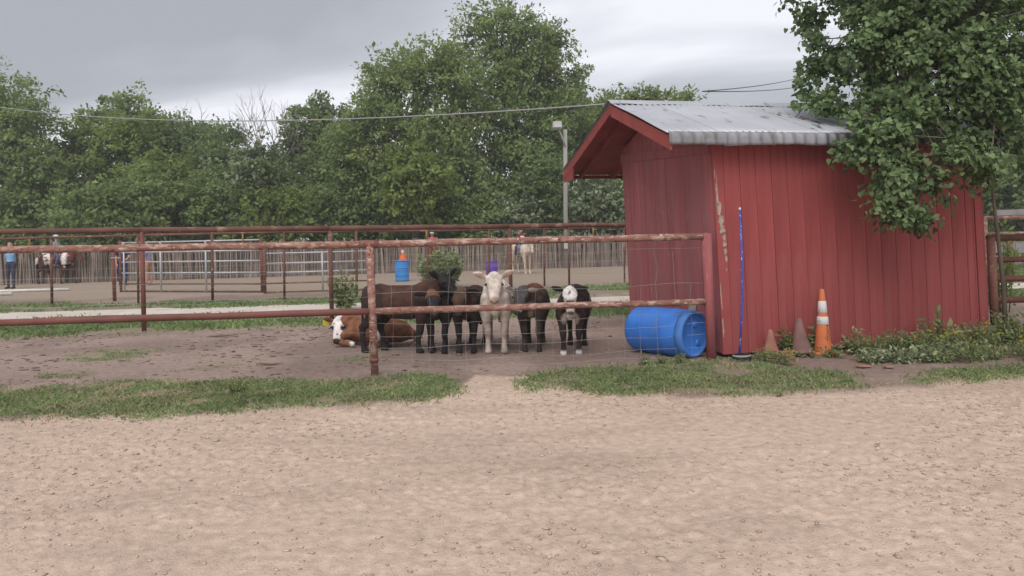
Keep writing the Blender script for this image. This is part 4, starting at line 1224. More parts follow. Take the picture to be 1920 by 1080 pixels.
br_o = part('branches', join(*brs), MT['pale_bark'], MB, True, True)

# ------------------------------------------------------------------ shrubs, weeds and small plants in the yard


def small_plant(name, label, cat, loc, h, w, n, leaf, m, group=None, flowers=0, seed=0, ell=0.5, stemn=7):
    rng = np.random.default_rng(seed)
    t = thing(name, label, cat, loc, 0, group)
    stems, P, D2 = [], [], []
    tips = []
    for s in range(stemn):
        a = rng.uniform(0, 6.28)
        r_ = w * math.sqrt(rng.random())
        hh = h * rng.uniform(0.55, 1.05) * (1 - 0.25 * r_ / max(w, 0.01))
        b0 = np.array([math.cos(a) * r_ * 0.35, math.sin(a) * r_ * 0.35, -0.01])
        tp = np.array([math.cos(a) * r_, math.sin(a) * r_, hh])
        stems.append(tube([b0, (b0 + tp) / 2 + np.array([0, 0, 0.05 * h]), tp], [0.004 + 0.004 * h, 0.003 + 0.003 * h, 0.002], 5))
        k = n // stemn
        tt = rng.uniform(0.15, 1.02, k)
        pts = b0 + (tp - b0) * tt[:, None] + rng.normal(0, 0.10 * w + 0.01, (k, 3)) * np.array([1, 1, 0.6])
        dd = rng.normal(0, 1, (k, 3)) + np.array([math.cos(a), math.sin(a), 0.35])
        P.append(pts); D2.append(dd)
        tips.append(tp)
    P, D2 = np.concatenate(P), np.concatenate(D2)
    P[:, 2] = np.maximum(P[:, 2], 0.01)
    Lc = leaf * rng.uniform(0.6, 1.4, len(P))
    V, F = leaf_quads(P, D2, np.array([0, -0.3, 1]) + rng.normal(0, 0.4, (len(P), 3)), Lc, Lc * ell)
    part('foliage', (V, F), MT[m], t)
    part('stems', join(*stems), MT['stem'], t, True)
    if flowers:
        fv = []
        for q in range(flowers):
            tp = Vector(tips[q % len(tips)]) + Vector((rng.uniform(-0.05, 0.05), rng.uniform(-0.08, 0.0), rng.uniform(0.0, 0.05)))
            v, f = [tuple(tp + Vector((0, -0.004, 0.006)))], []
            rr = 0.016 * rng.uniform(0.8, 1.4)
            for a in range(10):
                an = a * math.pi / 5
                k = rr * (1.0 if a % 2 == 0 else 0.6)
                v.append(tuple(tp + Vector((math.cos(an) * k, -math.sin(an) * k * 0.55, math.sin(an) * k * 0.85))))
            f = [(0, 1 + a, 1 + (a + 1) % 10) for a in range(10)]
            fl = part('flower', (v, f), MT['yellow'], t)
    return t


small_plant('paddock_bush', 'round light green bush beside the lane behind the dark calves', 'bush', (-2.2, 22.0, 0), 1.3, 0.66, 3200, 0.13, 'weed', None, 0, 1, 0.55, 26)
small_plant('paddock_bush', 'small upright bush beside the middle fence post', 'bush', (-3.75, 15.9, 0), 0.92, 0.32, 900, 0.09, 'weed', None, 0, 2, 0.5, 14)
small_plant('sapling', 'yellow-green sapling seen through the rusty gate', 'sapling', (8.85, 12.9, 0), 1.75, 0.42, 520, 0.12, 'leaf_lime', None, 0, 3, 0.4, 12)
small_plant('grass_weed', 'bright weed tuft standing in the grass strip left of the fence post', 'weed', (-2.95, 7.55, 0), 0.2, 0.12, 160, 0.04, 'weed', None, 0, 4, 0.35, 9)
small_plant('grass_weed', 'tiny leafy weed alone on the sand before the shed', 'weed', (2.52, 6.85, 0), 0.05, 0.05, 30, 0.04, 'weed', None, 0, 5, 0.5, 5)
for i, x_ in enumerate((1.55, 1.78, 2.0)):
    small_plant('grass_weed', 'small weed tuft at the foot of the lying blue barrel', 'weed', (x_, 8.62 + 0.02 * i, 0), 0.13, 0.06, 70, 0.045, 'weed', 'weed tufts before the blue barrel', 0, 6 + i, 0.35, 6)
rw = random.Random(12)
for i in range(15):
    x_ = 4.28 + i * 0.225 + rw.uniform(-0.08, 0.08)
    y_ = 8.98 + (x_ - 2.65) * 0.2126 - 0.22 - rw.uniform(0.0, 0.30)
    h = rw.uniform(0.26, 0.40) if i < 8 else rw.uniform(0.30, 0.50)
    small_plant('wall_weed', 'leafy green weed in the row along the foot of the red wall', 'weed', (x_, y_, 0), h, rw.uniform(0.17, 0.25), 330, 0.055, 'weed', 'weeds along the shed wall', 0, 40 + i, 0.36, 14)
for i in range(8):
    x_ = 4.25 + i * 0.19 + rw.uniform(-0.06, 0.06)
    y_ = 8.45 + (i - 2) * 0.05 + rw.uniform(-0.12, 0.12)
    small_plant('grey_weed', 'low grey-green weed at the front of the weed row', 'weed', (x_, y_, 0), rw.uniform(0.12, 0.2), rw.uniform(0.15, 0.22), 230, 0.055, 'weed_grey', 'grey weeds before the wall weeds', 0, 70 + i, 0.55, 9)
for i, (x_, y_, h, nf) in enumerate([(3.18, 8.42, 0.2, 4), (3.02, 8.7, 0.14, 2), (5.05, 8.75, 0.42, 5), (5.3, 8.75, 0.36, 4), (5.45, 8.62, 0.3, 4), (6.0, 8.95, 0.4, 4), (6.15, 8.6, 0.3, 5), (5.95, 8.3, 0.24, 5), (6.45, 8.8, 0.38, 4), (6.6, 8.5, 0.26, 4), (6.85, 8.9, 0.4, 3), (7.1, 9.0, 0.4, 3)]):
    small_plant('flowering_weed', 'small bushy weed with yellow daisy flowers in front of the wall', 'weed', (x_, y_, 0), h, 0.13 + 0.1 * h, 260, 0.04, 'weed', 'yellow flowering weeds', nf + 3, 90 + i, 0.3, 9)
for i, (x_, y_, h) in enumerate([(6.55, 9.2, 0.55), (6.85, 9.35, 0.5), (7.15, 9.3, 0.55), (7.45, 9.5, 0.5), (7.0, 8.9, 0.3), (7.5, 9.0, 0.35), (6.75, 9.7, 0.5)]):
    small_plant('gate_weed', 'tall leafy weed growing before the rusty gate', 'weed', (x_, y_, 0), h, 0.25, 380, 0.055, 'weed', 'weeds before the rusty gate', 0, 120 + i, 0.45, 12)
for i in range(12):
    x_ = 4.9 + i * 0.23 + rw.uniform(-0.08, 0.08)
    small_plant('front_weed', 'low leafy weed in the front of the weed bed right of the cones', 'weed', (x_, 8.42 + (x_ - 4.9) * 0.12 + rw.uniform(-0.15, 0.12), 0), rw.uniform(0.14, 0.26), rw.uniform(0.18, 0.26), 260, 0.05, 'weed', 'front weeds of the weed bed', 0, 200 + i, 0.32, 12)
small_plant('cone_weed', 'low weed hiding the base of the tall orange cone', 'weed', (3.90, 8.84, 0), 0.15, 0.17, 170, 0.05, 'weed', None, 0, 230, 0.45, 9)
small_plant('tall_weed', 'tallest single weed with broad leaves standing against the red wall', 'weed', (5.42, 9.15, 0), 0.62, 0.16, 110, 0.10, 'weed', None, 0, 140, 0.42, 6)
small_plant('cone_weed', 'dark weed growing between the two old cones', 'weed', (3.42, 9.03, 0), 0.42, 0.1, 150, 0.06, 'leaf_mid', None, 0, 141, 0.5, 7)
small_plant('cone_weed', 'dark weed growing right of the grimy cone', 'weed', (3.88, 9.12, 0), 0.36, 0.11, 150, 0.06, 'leaf_mid', None, 0, 142, 0.5, 7)
for i, x_ in enumerate((3.0, 3.3, 3.62)):
    small_plant('grey_weed', 'low grey-green weed before the old cones', 'weed', (x_, 8.78 + 0.03 * i, 0), 0.1, 0.14, 130, 0.04, 'weed_grey', 'low weeds before the cones', 0, 150 + i, 0.5, 7)

# ------------------------------------------------------------------ barrels, cones, pole, rubble


def barrel_profile(s=1.0):
    return [(0.02, 0.03), (0.20, 0.03), (0.235, 0.02), (0.25, 0.0), (0.275, 0.0), (0.288, 0.03), (0.292, 0.12), (0.293, 0.25), (0.300, 0.27), (0.300, 0.30), (0.293, 0.32), (0.294, 0.56), (0.301, 0.58), (0.301, 0.61), (0.294, 0.63),
            (0.292, 0.78), (0.288, 0.85), (0.275, 0.88), (0.25, 0.88), (0.24, 0.872), (0.236, 0.868), (0.02, 0.874)]


BL = thing('plastic_barrel', 'large blue plastic barrel lying on its side before the shed corner', 'barrel', (1.97, 9.36, 0.292))
R_ = Matrix.Rotation(rad(-50), 4, 'Z') @ Matrix.Rotation(rad(90), 4, 'Y')
bb = link('body', mesh_np('body', *lathe(barrel_profile(), 40), MT['blue'], True), BL)
bb.matrix_basis = R_ @ Matrix.Translation((0, 0, -0.44)) @ Matrix.Scale(1.03, 4)
rim = link('rim', mesh_np('rim', *lathe([(0.246, 0.874), (0.252, 0.889), (0.277, 0.889), (0.2925, 0.852), (0.2945, 0.79), (0.296, 0.79), (0.2945, 0.856), (0.279, 0.8925), (0.25, 0.8925), (0.244, 0.877)], 40, False), mat('grey_barrel_rim', (0.07, 0.20, 0.55), 0.6, 0.25, 5), True), BL)
rim.matrix_basis = bb.matrix_basis.copy()
for (a, b) in ((0.11, 0.07), (-0.12, 0.02)):
    pl = link('bung', mesh_np('bung', *lathe([(0.038, 0.860), (0.038, 0.884), (0.03, 0.888), (0.005, 0.888)], 16), MT['blue'], True), BL)
    pl.matrix_basis = bb.matrix_basis @ Matrix.Translation((a, b, 0))


def upright_barrel(label, loc, m, s):
    t = thing('plastic_barrel', label, 'barrel', loc)
    o = link('body', mesh_np('body', *lathe(barrel_profile(), 28), m, True), t)
    o.scale = (s, s, s)
    o2 = link('lid_rim', mesh_np('lid_rim', *lathe([(0.26, 0.86), (0.3, 0.86), (0.3, 0.9), (0.26, 0.9)], 28), m, True), t)
    o2.scale = (s, s, s)
    return t


upright_barrel('upright blue barrel with an orange cone on top in the far arena', (-4.03, 26.0, 0), MT['blue_far'], 0.84)
upright_barrel('purple barrel in the far arena behind the white calf', (-0.76, 26.0, 0), MT['purple'], 0.73)


def cone(name, label, loc, h, r, base, m, bands=(), text=None, group=None, rz=0.0, tilt=0.0):
    t = thing(name, label, 'cone', loc, rz, group)
    t.rotation_euler = (tilt, 0, rz)
    rt = r * 0.26

    def rad_at(z):
        return r + (rt - r) * z / h
    if base:
        link('base', bbox_mesh('base', base, base, 0.035, 0.01, m), t, (0, 0, 0.0175))
    link('shell', mesh_np('shell', *lathe([(r * 1.04, 0.035), (r, 0.06), (rad_at(h * 0.5), h * 0.5), (rt, h - 0.012), (rt * 0.86, h), (rt * 0.6, h), (rt * 0.55, h - 0.05)], 28), m, True), t)
    for z0, z1 in bands:
        link('white_band', mesh_np('white_band', *lathe([(rad_at(z0) + 0.0005, z0), (rad_at(z0) + 0.004, z0 + 0.003), (rad_at(z1) + 0.004, z1 - 0.003), (rad_at(z1) + 0.0005, z1)], 28, False), MT['band'], True), t)
    return t, rad_at


c3, ra = cone('traffic_cone', 'tall clean orange cone with two white bands against the red wall', (3.92, 9.08, 0), 0.82, 0.108, 0.30, MT['orange'], [(0.375, 0.475), (0.525, 0.67)])
z = 0.345
for ch in 'TXDOT':
    cu = bpy.data.curves.new('stencil_letter', 'FONT')
    cu.body = ch
    cu.size = 0.068
    cu.align_x, cu.align_y = 'CENTER', 'CENTER'
    cu.extrude = 0.0006
    tmp = bpy.data.objects.new('tmp', cu)
    COL.objects.link(tmp)
    me = bpy.data.meshes.new_from_object(tmp.evaluated_get(bpy.context.evaluated_depsgraph_get()))
    bpy.data.objects.remove(tmp)
    me.materials.append(MT['ink'])
    ang = rad(22)
    rr = ra(z) + 0.0022
    o = link('stencil_letter', me, c3, (math.sin(ang) * rr, -math.cos(ang) * rr, z), (rad(90 - 7), 0, ang))
    z -= 0.052
cone('traffic_cone', 'smallest faded pinkish cone near the blue pole', (3.2, 8.93, 0), 0.34, 0.105, 0.27, MT['old_cone'], rz=0.2)
cone('traffic_cone', 'middle-sized grimy brown cone between the small and tall cones', (3.60, 8.99, 0), 0.46, 0.135, 0.0, MT['dark_cone'], rz=0.4, tilt=rad(-3))
cf = cone('traffic_cone', 'small orange cone standing on the far blue barrel', (-3.99, 26.0, 0.756), 0.42, 0.12, 0.3, MT['orange_far'], [(0.28, 0.36)])

PP = thing('bending_pole', 'speckled blue pole leaning against the red wall on a black base', 'pole', (2.78, 8.70, 0))
part('pole', tube([(-0.03, 0.05, 0.05), (0.02, 0.07, 0.6), (0.045, 0.10, 1.2), (0.05, 0.155, 1.84)], 0.0145, 10), MT['pole_blue'], PP, True)
part('pole_tip', tube([(0.05, 0.155, 1.84), (0.05, 0.158, 1.87)], 0.013, 10), MT['white_pole'], PP, True)
link('base', mesh_np('base', *lathe([(0.02, 0.0), (0.17, 0.0), (0.175, 0.01), (0.165, 0.055), (0.15, 0.075), (0.03, 0.08), (0.03, 0.085)], 26), MT['black'], True), PP, (0, 0.05, 0), (rad(3), rad(-2), 0), (0.68, 0.55, 0.9))
link('base_edge', mesh_np('base_edge', *lathe([(0.150, 0.077), (0.168, 0.060), (0.171, 0.064), (0.152, 0.083)], 26, False), MT['pole_grey'], True), PP, (0, 0.05, 0), (rad(3), rad(-2), 0), (0.68, 0.55, 0.9))

for i, (x_, y_, z_, rz_) in enumerate([(3.30, 8.62, 0.03, 0.3), (3.29, 8.64, 0.092, 0.9)]):
    o = link('brick', bbox_mesh('brick', 0.12, 0.09, 0.058, 0.006, MT['brick']), None, (x_, y_, z_), (0, 0, rz_))
    tag(o, ('lower', 'upper')[i] + ' broken brick of the little stack before the old cones', 'brick', 'broken bricks')
for i, (x_, y_, sx, lab) in enumerate([(3.95, 8.12, 0.22, 'long flat clay shard on the bare soil before the weeds'), (4.2, 8.05, 0.12, 'short flat clay shard right of the long shard')]):
    o = link('clay_shard', bbox_mesh('clay_shard', sx * 0.8, 0.08, 0.02, 0.006, MT['tile']), None, (x_, y_, 0.02), (rad(6), rad(4), 0.2))
    tag(o, lab, 'shard', 'clay shards')
o = link('wood_offcut', bbox_mesh('wood_offcut', 0.10, 0.03, 0.62, 0.004, MT['peel_chip']), None, (2.40, 9.62, 0.31), (rad(4), 0, 0))
tag(o, 'pale wood offcut propped on the shed side behind the barrel', 'offcut')
for i, (x_, y_, ln, a, lab) in enumerate([(-4.9, 12.0, 0.5, 0.2, 'stick lying on the pen floor near the back fence'), (-3.15, 9.15, 0.35, -0.1, 'dark stick lying on the pen floor left of the lying calf')]):
    rr = random.Random(i)
    V, F = tube(wob((-ln / 2, 0, 0), (ln / 2, 0, 0.01), 5, 0.01, rr), [0.006, 0.014, 0.016, 0.015, 0.012, 0.005], 6)
    o = link('stick', mesh_np('stick', V, F, MT['dirt_stick'], True), None, (x_, y_, 0.014), (0, 0, a))
    tag(o, lab, 'stick', 'sticks on the ground')
# ------------------------------------------------------------------ animals and people: one continuous skin each
class Body:
    def __init__(self):
        self.vf, self.S, self.Rr, self.ids, self.cols = [], [], [], [], []

    def add(self, pts, rads, col, side=(0, 1, 0), n=14, M=None):
        pts = [Vector(p) for p in pts]
        s = Vector(side)
        if M is not None:
            pts = [M @ p for p in pts]
            s = M.to_3x3() @ s
        self.vf.append(tube(pts, list(rads), n, side=tuple(s), round_cap=True))
        i = len(self.cols)
        self.cols.append(col)
        for k in range(len(pts) - 1):
            for t in np.linspace(0, 1, 6):
                ra_, rb_ = [(r if isinstance(r, (int, float)) else max(r)) for r in (rads[k], rads[k + 1])]
                self.S.append(tuple(pts[k].lerp(pts[k + 1], t)))
                self.Rr.append(ra_ * (1 - t) + rb_ * t)
                self.ids.append(i)
        return i

    def build(self, name, m, parent, voxel, smooth_it=5, paint=None):
        V, F = join(*self.vf)
        me = mesh_np('tmp', V, F)
        tmp = link('tmp', me)
        rm_ = tmp.modifiers.new('r', 'REMESH')
        rm_.mode, rm_.voxel_size = 'VOXEL', voxel
        sm_ = tmp.modifiers.new('s', 'SMOOTH')
        sm_.factor, sm_.iterations = 0.5, smooth_it
        dg = bpy.context.evaluated_depsgraph_get()
        out = bpy.data.meshes.new_from_object(tmp.evaluated_get(dg))
        bpy.data.objects.remove(tmp)
        n = len(out.vertices)
        co = np.zeros(n * 3, dtype=np.float32)
        out.vertices.foreach_get('co', co)
        co = co.reshape(-1, 3).astype(float)
        S, Rr, ids = np.array(self.S), np.array(self.Rr), np.array(self.ids)
        idx = np.zeros(n, dtype=int)
        for a in range(0, n, 4000):
            d = np.linalg.norm(co[a:a + 4000, None] - S[None], axis=2) / Rr[None]
            idx[a:a + 4000] = ids[d.argmin(1)]
        C = np.array(self.cols)[idx]
        if paint:
            C = paint(co, C, idx)
        at_ = out.attributes.new('Col', 'FLOAT_COLOR', 'POINT')
        c4 = np.ones((n, 4), dtype=np.float32)
        c4[:, :3] = C
        at_.data.foreach_set('color', c4.ravel())
        out.polygons.foreach_set('use_smooth', np.ones(len(out.polygons), dtype=bool))
        out.materials.clear()
        out.materials.append(m)
        out.name = name
        return link(name, out, parent)


def blend(C, m, col):
    m = np.clip(m, 0, 1)[:, None]
    return C * (1 - m) + np.array(col) * m


def soft(d, w):
    return np.clip(0.5 - d / w, 0, 1)


def head_mat(pos, yaw, pitch, roll=0.0):
    return Matrix.Translation(pos) @ Matrix.Rotation(rad(yaw), 4, 'Z') @ Matrix.Rotation(rad(pitch), 4, 'Y') @ Matrix.Rotation(rad(roll), 4, 'X')


def calf(label, loc, heading, scale, col, headpos, hyaw, hpitch, paint, legs=(0, 0, 0, 0), hroll=0, leg_col=None, ear_col=None, belly=0.0, ear_up=(0, 0), group='calves in the pen', lying=False, width=1.0, tag_ear=None, head_col=None, seed=0):
    t = thing('calf', label, 'calf', (loc[0], loc[1], 0), rad(heading), group)
    B = Body()

    def LW(rs_):
        return [(a * 1.2, b * 1.2) for a, b in rs_]
    leg_col = leg_col or col
    ear_col = ear_col or col
    head_col = head_col or col
    w = width
    if not lying:
        B.add([(-.50, 0, .83), (-.40, 0, .79), (-.12, 0, .70 - belly), (.12, 0, .70 - belly), (.32, 0, .73), (.46, 0, .76)],
              [(.11 * w, .10), (.185 * w, .185), (.22 * w, .225), (.215 * w, .235), (.18 * w, .235), (.10 * w, .15)], col)
        B.add([(-.5, 0, .86), (-.2, 0, .88), (.2, 0, .88), (.34, 0, .91)], [(.05, .05), (.06, .05), (.06, .05), (.07, .06)], col)
        B.add([(.40, 0, .60), (.46, 0, .56)], [(.09 * w, .10), (.06, .07)], col)
        for k, (s, dx) in enumerate(((1, legs[0]), (-1, legs[1]))):
            B.add([(.33, s * .12 * w, .74), (.35, s * .135 * w, .56), (.35 + dx * .5, s * .12, .40), (.36 + dx * .8, s * .11, .30), (.35 + dx, s * .108, .20), (.345 + dx, s * .106, .11)],
                  LW([(.07, .13), (.075, .095), (.045, .05), (.043, .047), (.029, .031), (.03, .034)]), leg_col)
            B.add([(.345 + dx, s * .106, .11), (.36 + dx, s * .106, .055), (.37 + dx, s * .106, .018)], LW([(.034, .034), (.036, .038), (.044, .052)]), leg_col)
        for k, (s, dx) in enumerate(((1, legs[2]), (-1, legs[3]))):
            B.add([(-.38, s * .11 * w, .78), (-.36, s * .145 * w, .62), (-.33 + dx * .3, s * .14, .52), (-.43 + dx * .6, s * .125, .40), (-.49 + dx * .8, s * .12, .345), (-.47 + dx, s * .115, .22), (-.465 + dx, s * .113, .11)],
                  LW([(.09, .16), (.095, .15), (.075, .105), (.042, .06), (.037, .048), (.028, .033), (.03, .034)]), leg_col)
            B.add([(-.465 + dx, s * .113, .11), (-.45 + dx, s * .113, .055), (-.44 + dx, s * .113, .018)], LW([(.034, .034), (.036, .038), (.044, .052)]), leg_col)
        B.add([(-.55, 0, .84), (-.60, .01, .72), (-.61, .02, .5), (-.60, .02, .32)], [.032, .024, .018, .03], leg_col)
        nb_ = Vector((.36, 0, .80))
    else:
        B.add([(-.62, 0, .17), (-.50, 0, .21), (-.25, .0, .235), (.08, 0, .25), (.32, 0, .26), (.46, 0, .26)],
              [(.09, .09), (.17, .17), (.25, .20), (.25, .22), (.19, .21), (.11, .15)], col)
        B.add([(-.45, 0, .34), (0, 0, .40), (.34, 0, .42)], [.06, .07, .07], col)
        B.add([(.34, .12, .22), (.50, .20, .15), (.56, .22, .09), (.40, .26, .06), (.26, .28, .05)], [.10, .07, .055, .042, .045], leg_col)
        B.add([(.36, -.12, .2), (.54, -.16, .1), (.36, -.22, .06)], [.09, .06, .045], leg_col)
        B.add([(-.36, .14, .24), (-.16, .27, .18), (-.08, .30, .12), (-.34, .33, .07), (-.20, .36, .045), (-.08, .36, .04)], [.14, .12, .08, .052, .036, .04], leg_col)
        B.add([(-.62, 0, .2), (-.70, .06, .08), (-.62, .16, .03)], [.03, .02, .025], leg_col)
        nb_ = Vector((.36, 0, .34))
    hp = Vector(headpos)
    Hm = head_mat(hp, hyaw, hpitch, hroll) @ Matrix.Diagonal((.98, 1.14, 1.12, 1))
    d_ = hp - nb_
    B.add([nb_, nb_ + d_ * .35, nb_ + d_ * .72, hp - Vector((0, 0, .01))], [(.13, .20), (.115, .165), (.095, .125), (.075, .09)], col)
    hid = B.add([(-.07, 0, -.015), (-.01, 0, .0), (.05, 0, .005), (.11, 0, .0), (.19, 0, -.01), (.265, 0, -.018), (.315, 0, -.02)],
                [(.085, .07), (.105, .085), (.112, .092), (.102, .086), (.075, .068), (.068, .056), (.062, .048)], head_col, M=Hm)
    B.add([(.10, 0, -.05), (.2, 0, -.065), (.27, 0, -.055)], [(.05, .045), (.036, .03), (.038, .026)], head_col, M=Hm)
    for s in (1, -1):
        B.add([(.275, s * .03, -.005), (.318, s * .032, -.008)], [.026, .024], head_col, M=Hm)
        B.add([(.085, s * .072, .035), (.115, s * .07, .03)], [.026, .022], head_col, M=Hm)
    B.add([(-.05, 0, .06), (.0, 0, .07)], [(.05, .03), (.045, .03)], head_col, M=Hm)
    eids = []
    for s, up in ((1, ear_up[0]), (-1, ear_up[1])):
        eids.append(B.add([(-.02, s * .085, .03), (-.035, s * .135, .035 + up * .4), (-.05, s * .185, .03 + up), (-.065, s * .235, .02 + up * 1.5)],
                          [(.028, .018), (.048, .016), (.046, .015), (.014, .012)], ear_col, side=(.55, 0, -1) if s > 0 else (.55, 0, -1), M=Hm))
    Hi = np.array(Hm.inverted())

    def pf(co, C, idx):
        h = co @ Hi[:3, :3].T + Hi[:3, 3]
        C = paint(co, C, h, np.isin(idx, eids), np.isin(idx, [hid, hid + 1, hid + 2, hid + 3, hid + 4, hid + 5, hid + 6]))
        # nostrils, mouth line, eye rims and hooves
        return C
    o = B.build('body', MT['fur'], t, 0.0125, 4, pf)
    for s in (1, -1):
        e_ = link('eye', mesh_np('eye', *lathe([(0.001, -0.017), (0.011, -0.013), (0.0165, 0), (0.011, 0.013), (0.001, 0.017)], 12), MT['eye'], True), t)
        e_.matrix_basis = Hm @ Matrix.Translation((.108, s * .092, .036)) @ Matrix.Scale(1.05, 4)
        ns = link('nostril', mesh_np('nostril', *lathe([(0.001, -0.004), (0.009, -0.003), (0.011, 0), (0.009, 0.003), (0.001, 0.004)], 10), MT['eye'], True), t)
        ns.matrix_basis = Hm @ Matrix.Translation((.343, s * .034, -.004)) @ Matrix.Rotation(rad(90), 4, 'Y') @ Matrix.Scale(1.0, 4)
    if tag_ear:
        tg = link('ear_tag', bbox_mesh('ear_tag', 0.012, 0.085, 0.10, 0.004, MT['tag']), t)
        tg.matrix_basis = Hm @ Matrix.Translation((-.02, tag_ear * .2, -.03)) @ Matrix.Rotation(rad(15 * tag_ear), 4, 'X') @ Matrix.Rotation(rad(-35), 4, 'Y')
    t.scale = (scale, scale, scale)
    return t


BRN, BLK, CRM, RED, GRY = (.078, .042, .033), (.03, .026, .027), (.70, .61, .53), (.22, .10, .058), (.13, .10, .09)


def nz(co, s, k):
    return fbm(co[:, 0] * s + k, co[:, 2] * s + co[:, 1] * s * 0.7, 7 + k)


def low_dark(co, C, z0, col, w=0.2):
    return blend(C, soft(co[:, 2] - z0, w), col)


def p_brown(co, C, h, ear, hd):
    C = blend(C, np.clip((nz(co, 3, 1) - .4) * 2, 0, .5), (.085, .042, .03))
    C = low_dark(co, C, .42, BLK, .25)
    C = blend(C, soft(-(co[:, 0] - .30), .15), BLK) if False else C
    C = blend(C, (hd | ear) * 1.0, (.028, .024, .027))
    C = blend(C, soft(-(h[:, 0] - .27), .03) * hd, (.05, .045, .048))
    return C


def p_tan_poll(co, C, h, ear, hd):
    C = low_dark(co, C, .45, BLK, .2)
    C = blend(C, (hd & (h[:, 0] < .06) & (h[:, 2] > -.03)) * 1.0, (.17, .085, .05))
    C = blend(C, soft(.09 - h[:, 0], .06) * hd, (.035, .033, .042))
    C = blend(C, ear * 1.0, BLK)
    return blend(C, soft(.27 - h[:, 0], .03) * hd, (.07, .065, .07))


def p_choc(co, C, h, ear, hd):
    C = low_dark(co, C, .42, BLK, .2)
    C = blend(C, hd * np.clip(nz(h, 8, 2) * 1.2 + .1, 0, 1), (.12, .072, .052))
    C = blend(C, soft(.2 - h[:, 0], .08) * hd, (.045, .03, .028))
    return blend(C, ear * 1.0, (.014, .013, .015))


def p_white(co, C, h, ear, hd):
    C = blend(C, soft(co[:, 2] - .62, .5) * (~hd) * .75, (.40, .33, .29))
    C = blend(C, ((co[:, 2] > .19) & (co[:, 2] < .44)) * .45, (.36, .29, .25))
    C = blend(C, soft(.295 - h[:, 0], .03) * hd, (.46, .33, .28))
    C = blend(C, soft(np.hypot(h[:, 0] - .10, np.abs(h[:, 1]) - .085) - .022, .03) * hd, (.42, .33, .29))
    inner = ear & (np.abs(h[:, 1]) > .10) & (np.abs(h[:, 1]) < .215) & (h[:, 0] > -.046 - .12 * (np.abs(h[:, 1]) - .125))
    C = blend(C, inner * .7, (.52, .30, .25))
    return blend(C, soft(co[:, 2] - .03, .02), (.25, .2, .18))


def p_grey(co, C, h, ear, hd):
    C = blend(C, soft(.86 - co[:, 2], .12) * (~hd), (.13, .055, .035))
    C = blend(C, soft(np.abs(co[:, 1]) - .07, .1) * (co[:, 0] > .15) * (co[:, 2] < .75) * .8, (.17, .125, .10))
    C = low_dark(co, C, .30, (.05, .04, .038), .2)
    C = blend(C, hd * 1.0, (.085, .08, .085))
    C = blend(C, soft(.235 - h[:, 0], .03) * hd, (.55, .50, .48))
    C = blend(C, soft(.31 - h[:, 0], .02) * hd, (.05, .045, .05))
    C = blend(C, ear * 1.0, (.09, .075, .07))
    inner = ear & (np.abs(h[:, 1]) > .10) & (np.abs(h[:, 1]) < .215) & (h[:, 0] > -.046 - .12 * (np.abs(h[:, 1]) - .125))
    return blend(C, inner * .8, (.42, .33, .32))


def p_baldy(co, C, h, ear, hd):
    C = blend(C, np.clip((nz(co, 3, 3) - .45) * 2, 0, .5) * (~hd), (.06, .03, .024))
    C = blend(C, hd * 1.0, BLK)
    top = hd & (h[:, 2] > -.035)
    face = soft(np.hypot((h[:, 0] - .045) / 1.25, h[:, 1]) - .100, .03) * top
    C = blend(C, face, (.76, .70, .68))
    C = blend(C, soft(np.hypot((h[:, 0] - .06) / 2.3, (h[:, 1] + .006) / 1.0 + .3 * (h[:, 0] - .06)) - .014, .018) * top, BLK)
    C = blend(C, soft(np.abs(np.abs(h[:, 1]) - .062) - .012, .02) * (h[:, 0] > .13) * (h[:, 0] < .28) * hd, (.48, .42, .40))
    C = blend(C, soft(.285 - h[:, 0], .02) * hd, (.45, .38, .36))
    C = blend(C, soft(.33 - h[:, 0], .015) * hd * (np.abs(h[:, 1]) < .03), (.12, .09, .09))
    br_ = soft(np.hypot(co[:, 1] * .8, co[:, 2] - .52) - .10 + .05 * (nz(co, 14, 4) - .5), .04) * (co[:, 0] > .3)
    C = blend(C, br_, (.50, .43, .38))
    C = blend(C, ear * 1.0, BLK)
    return blend(C, soft(co[:, 2] - .06, .03) * (co[:, 0] > 0), (.72, .68, .66))


def p_red(co, C, h, ear, hd):
    C = blend(C, np.clip((nz(co, 4, 5) - .45) * 3, 0, .6) * (~hd), (.19, .065, .033))
    C = blend(C, hd * 1.0, (.80, .74, .72))
    for s in (1, -1):
        C = blend(C, soft(np.hypot((h[:, 0] - .125) / 1.6, h[:, 1] - s * .07) - .024, .016) * hd, (.04, .03, .03))
    C = blend(C, soft(np.hypot(h[:, 0] - .235, h[:, 1] - .01) - .014, .01) * hd * (h[:, 2] > -.02), (.05, .035, .035))
    C = blend(C, soft(np.hypot(h[:, 0] - .06, h[:, 1] + .05) - .011, .01) * hd, (.05, .035, .035))
    C = blend(C, soft(.30 - h[:, 0], .02) * hd, (.06, .04, .04))
    C = blend(C, ear * 1.0, (.17, .06, .035))
    C = blend(C, soft(np.hypot(co[:, 0] + .16, co[:, 2] - .19) - .075, .04) * (co[:, 1] > .2), (.72, .66, .62))
    C = blend(C, soft(np.hypot(co[:, 0] + .08, co[:, 1] - .36) - .06, .03), (.72, .66, .62))
    return blend(C, soft(np.hypot(co[:, 0] - .25, co[:, 1] - .28) - .05, .03), (.72, .66, .62))


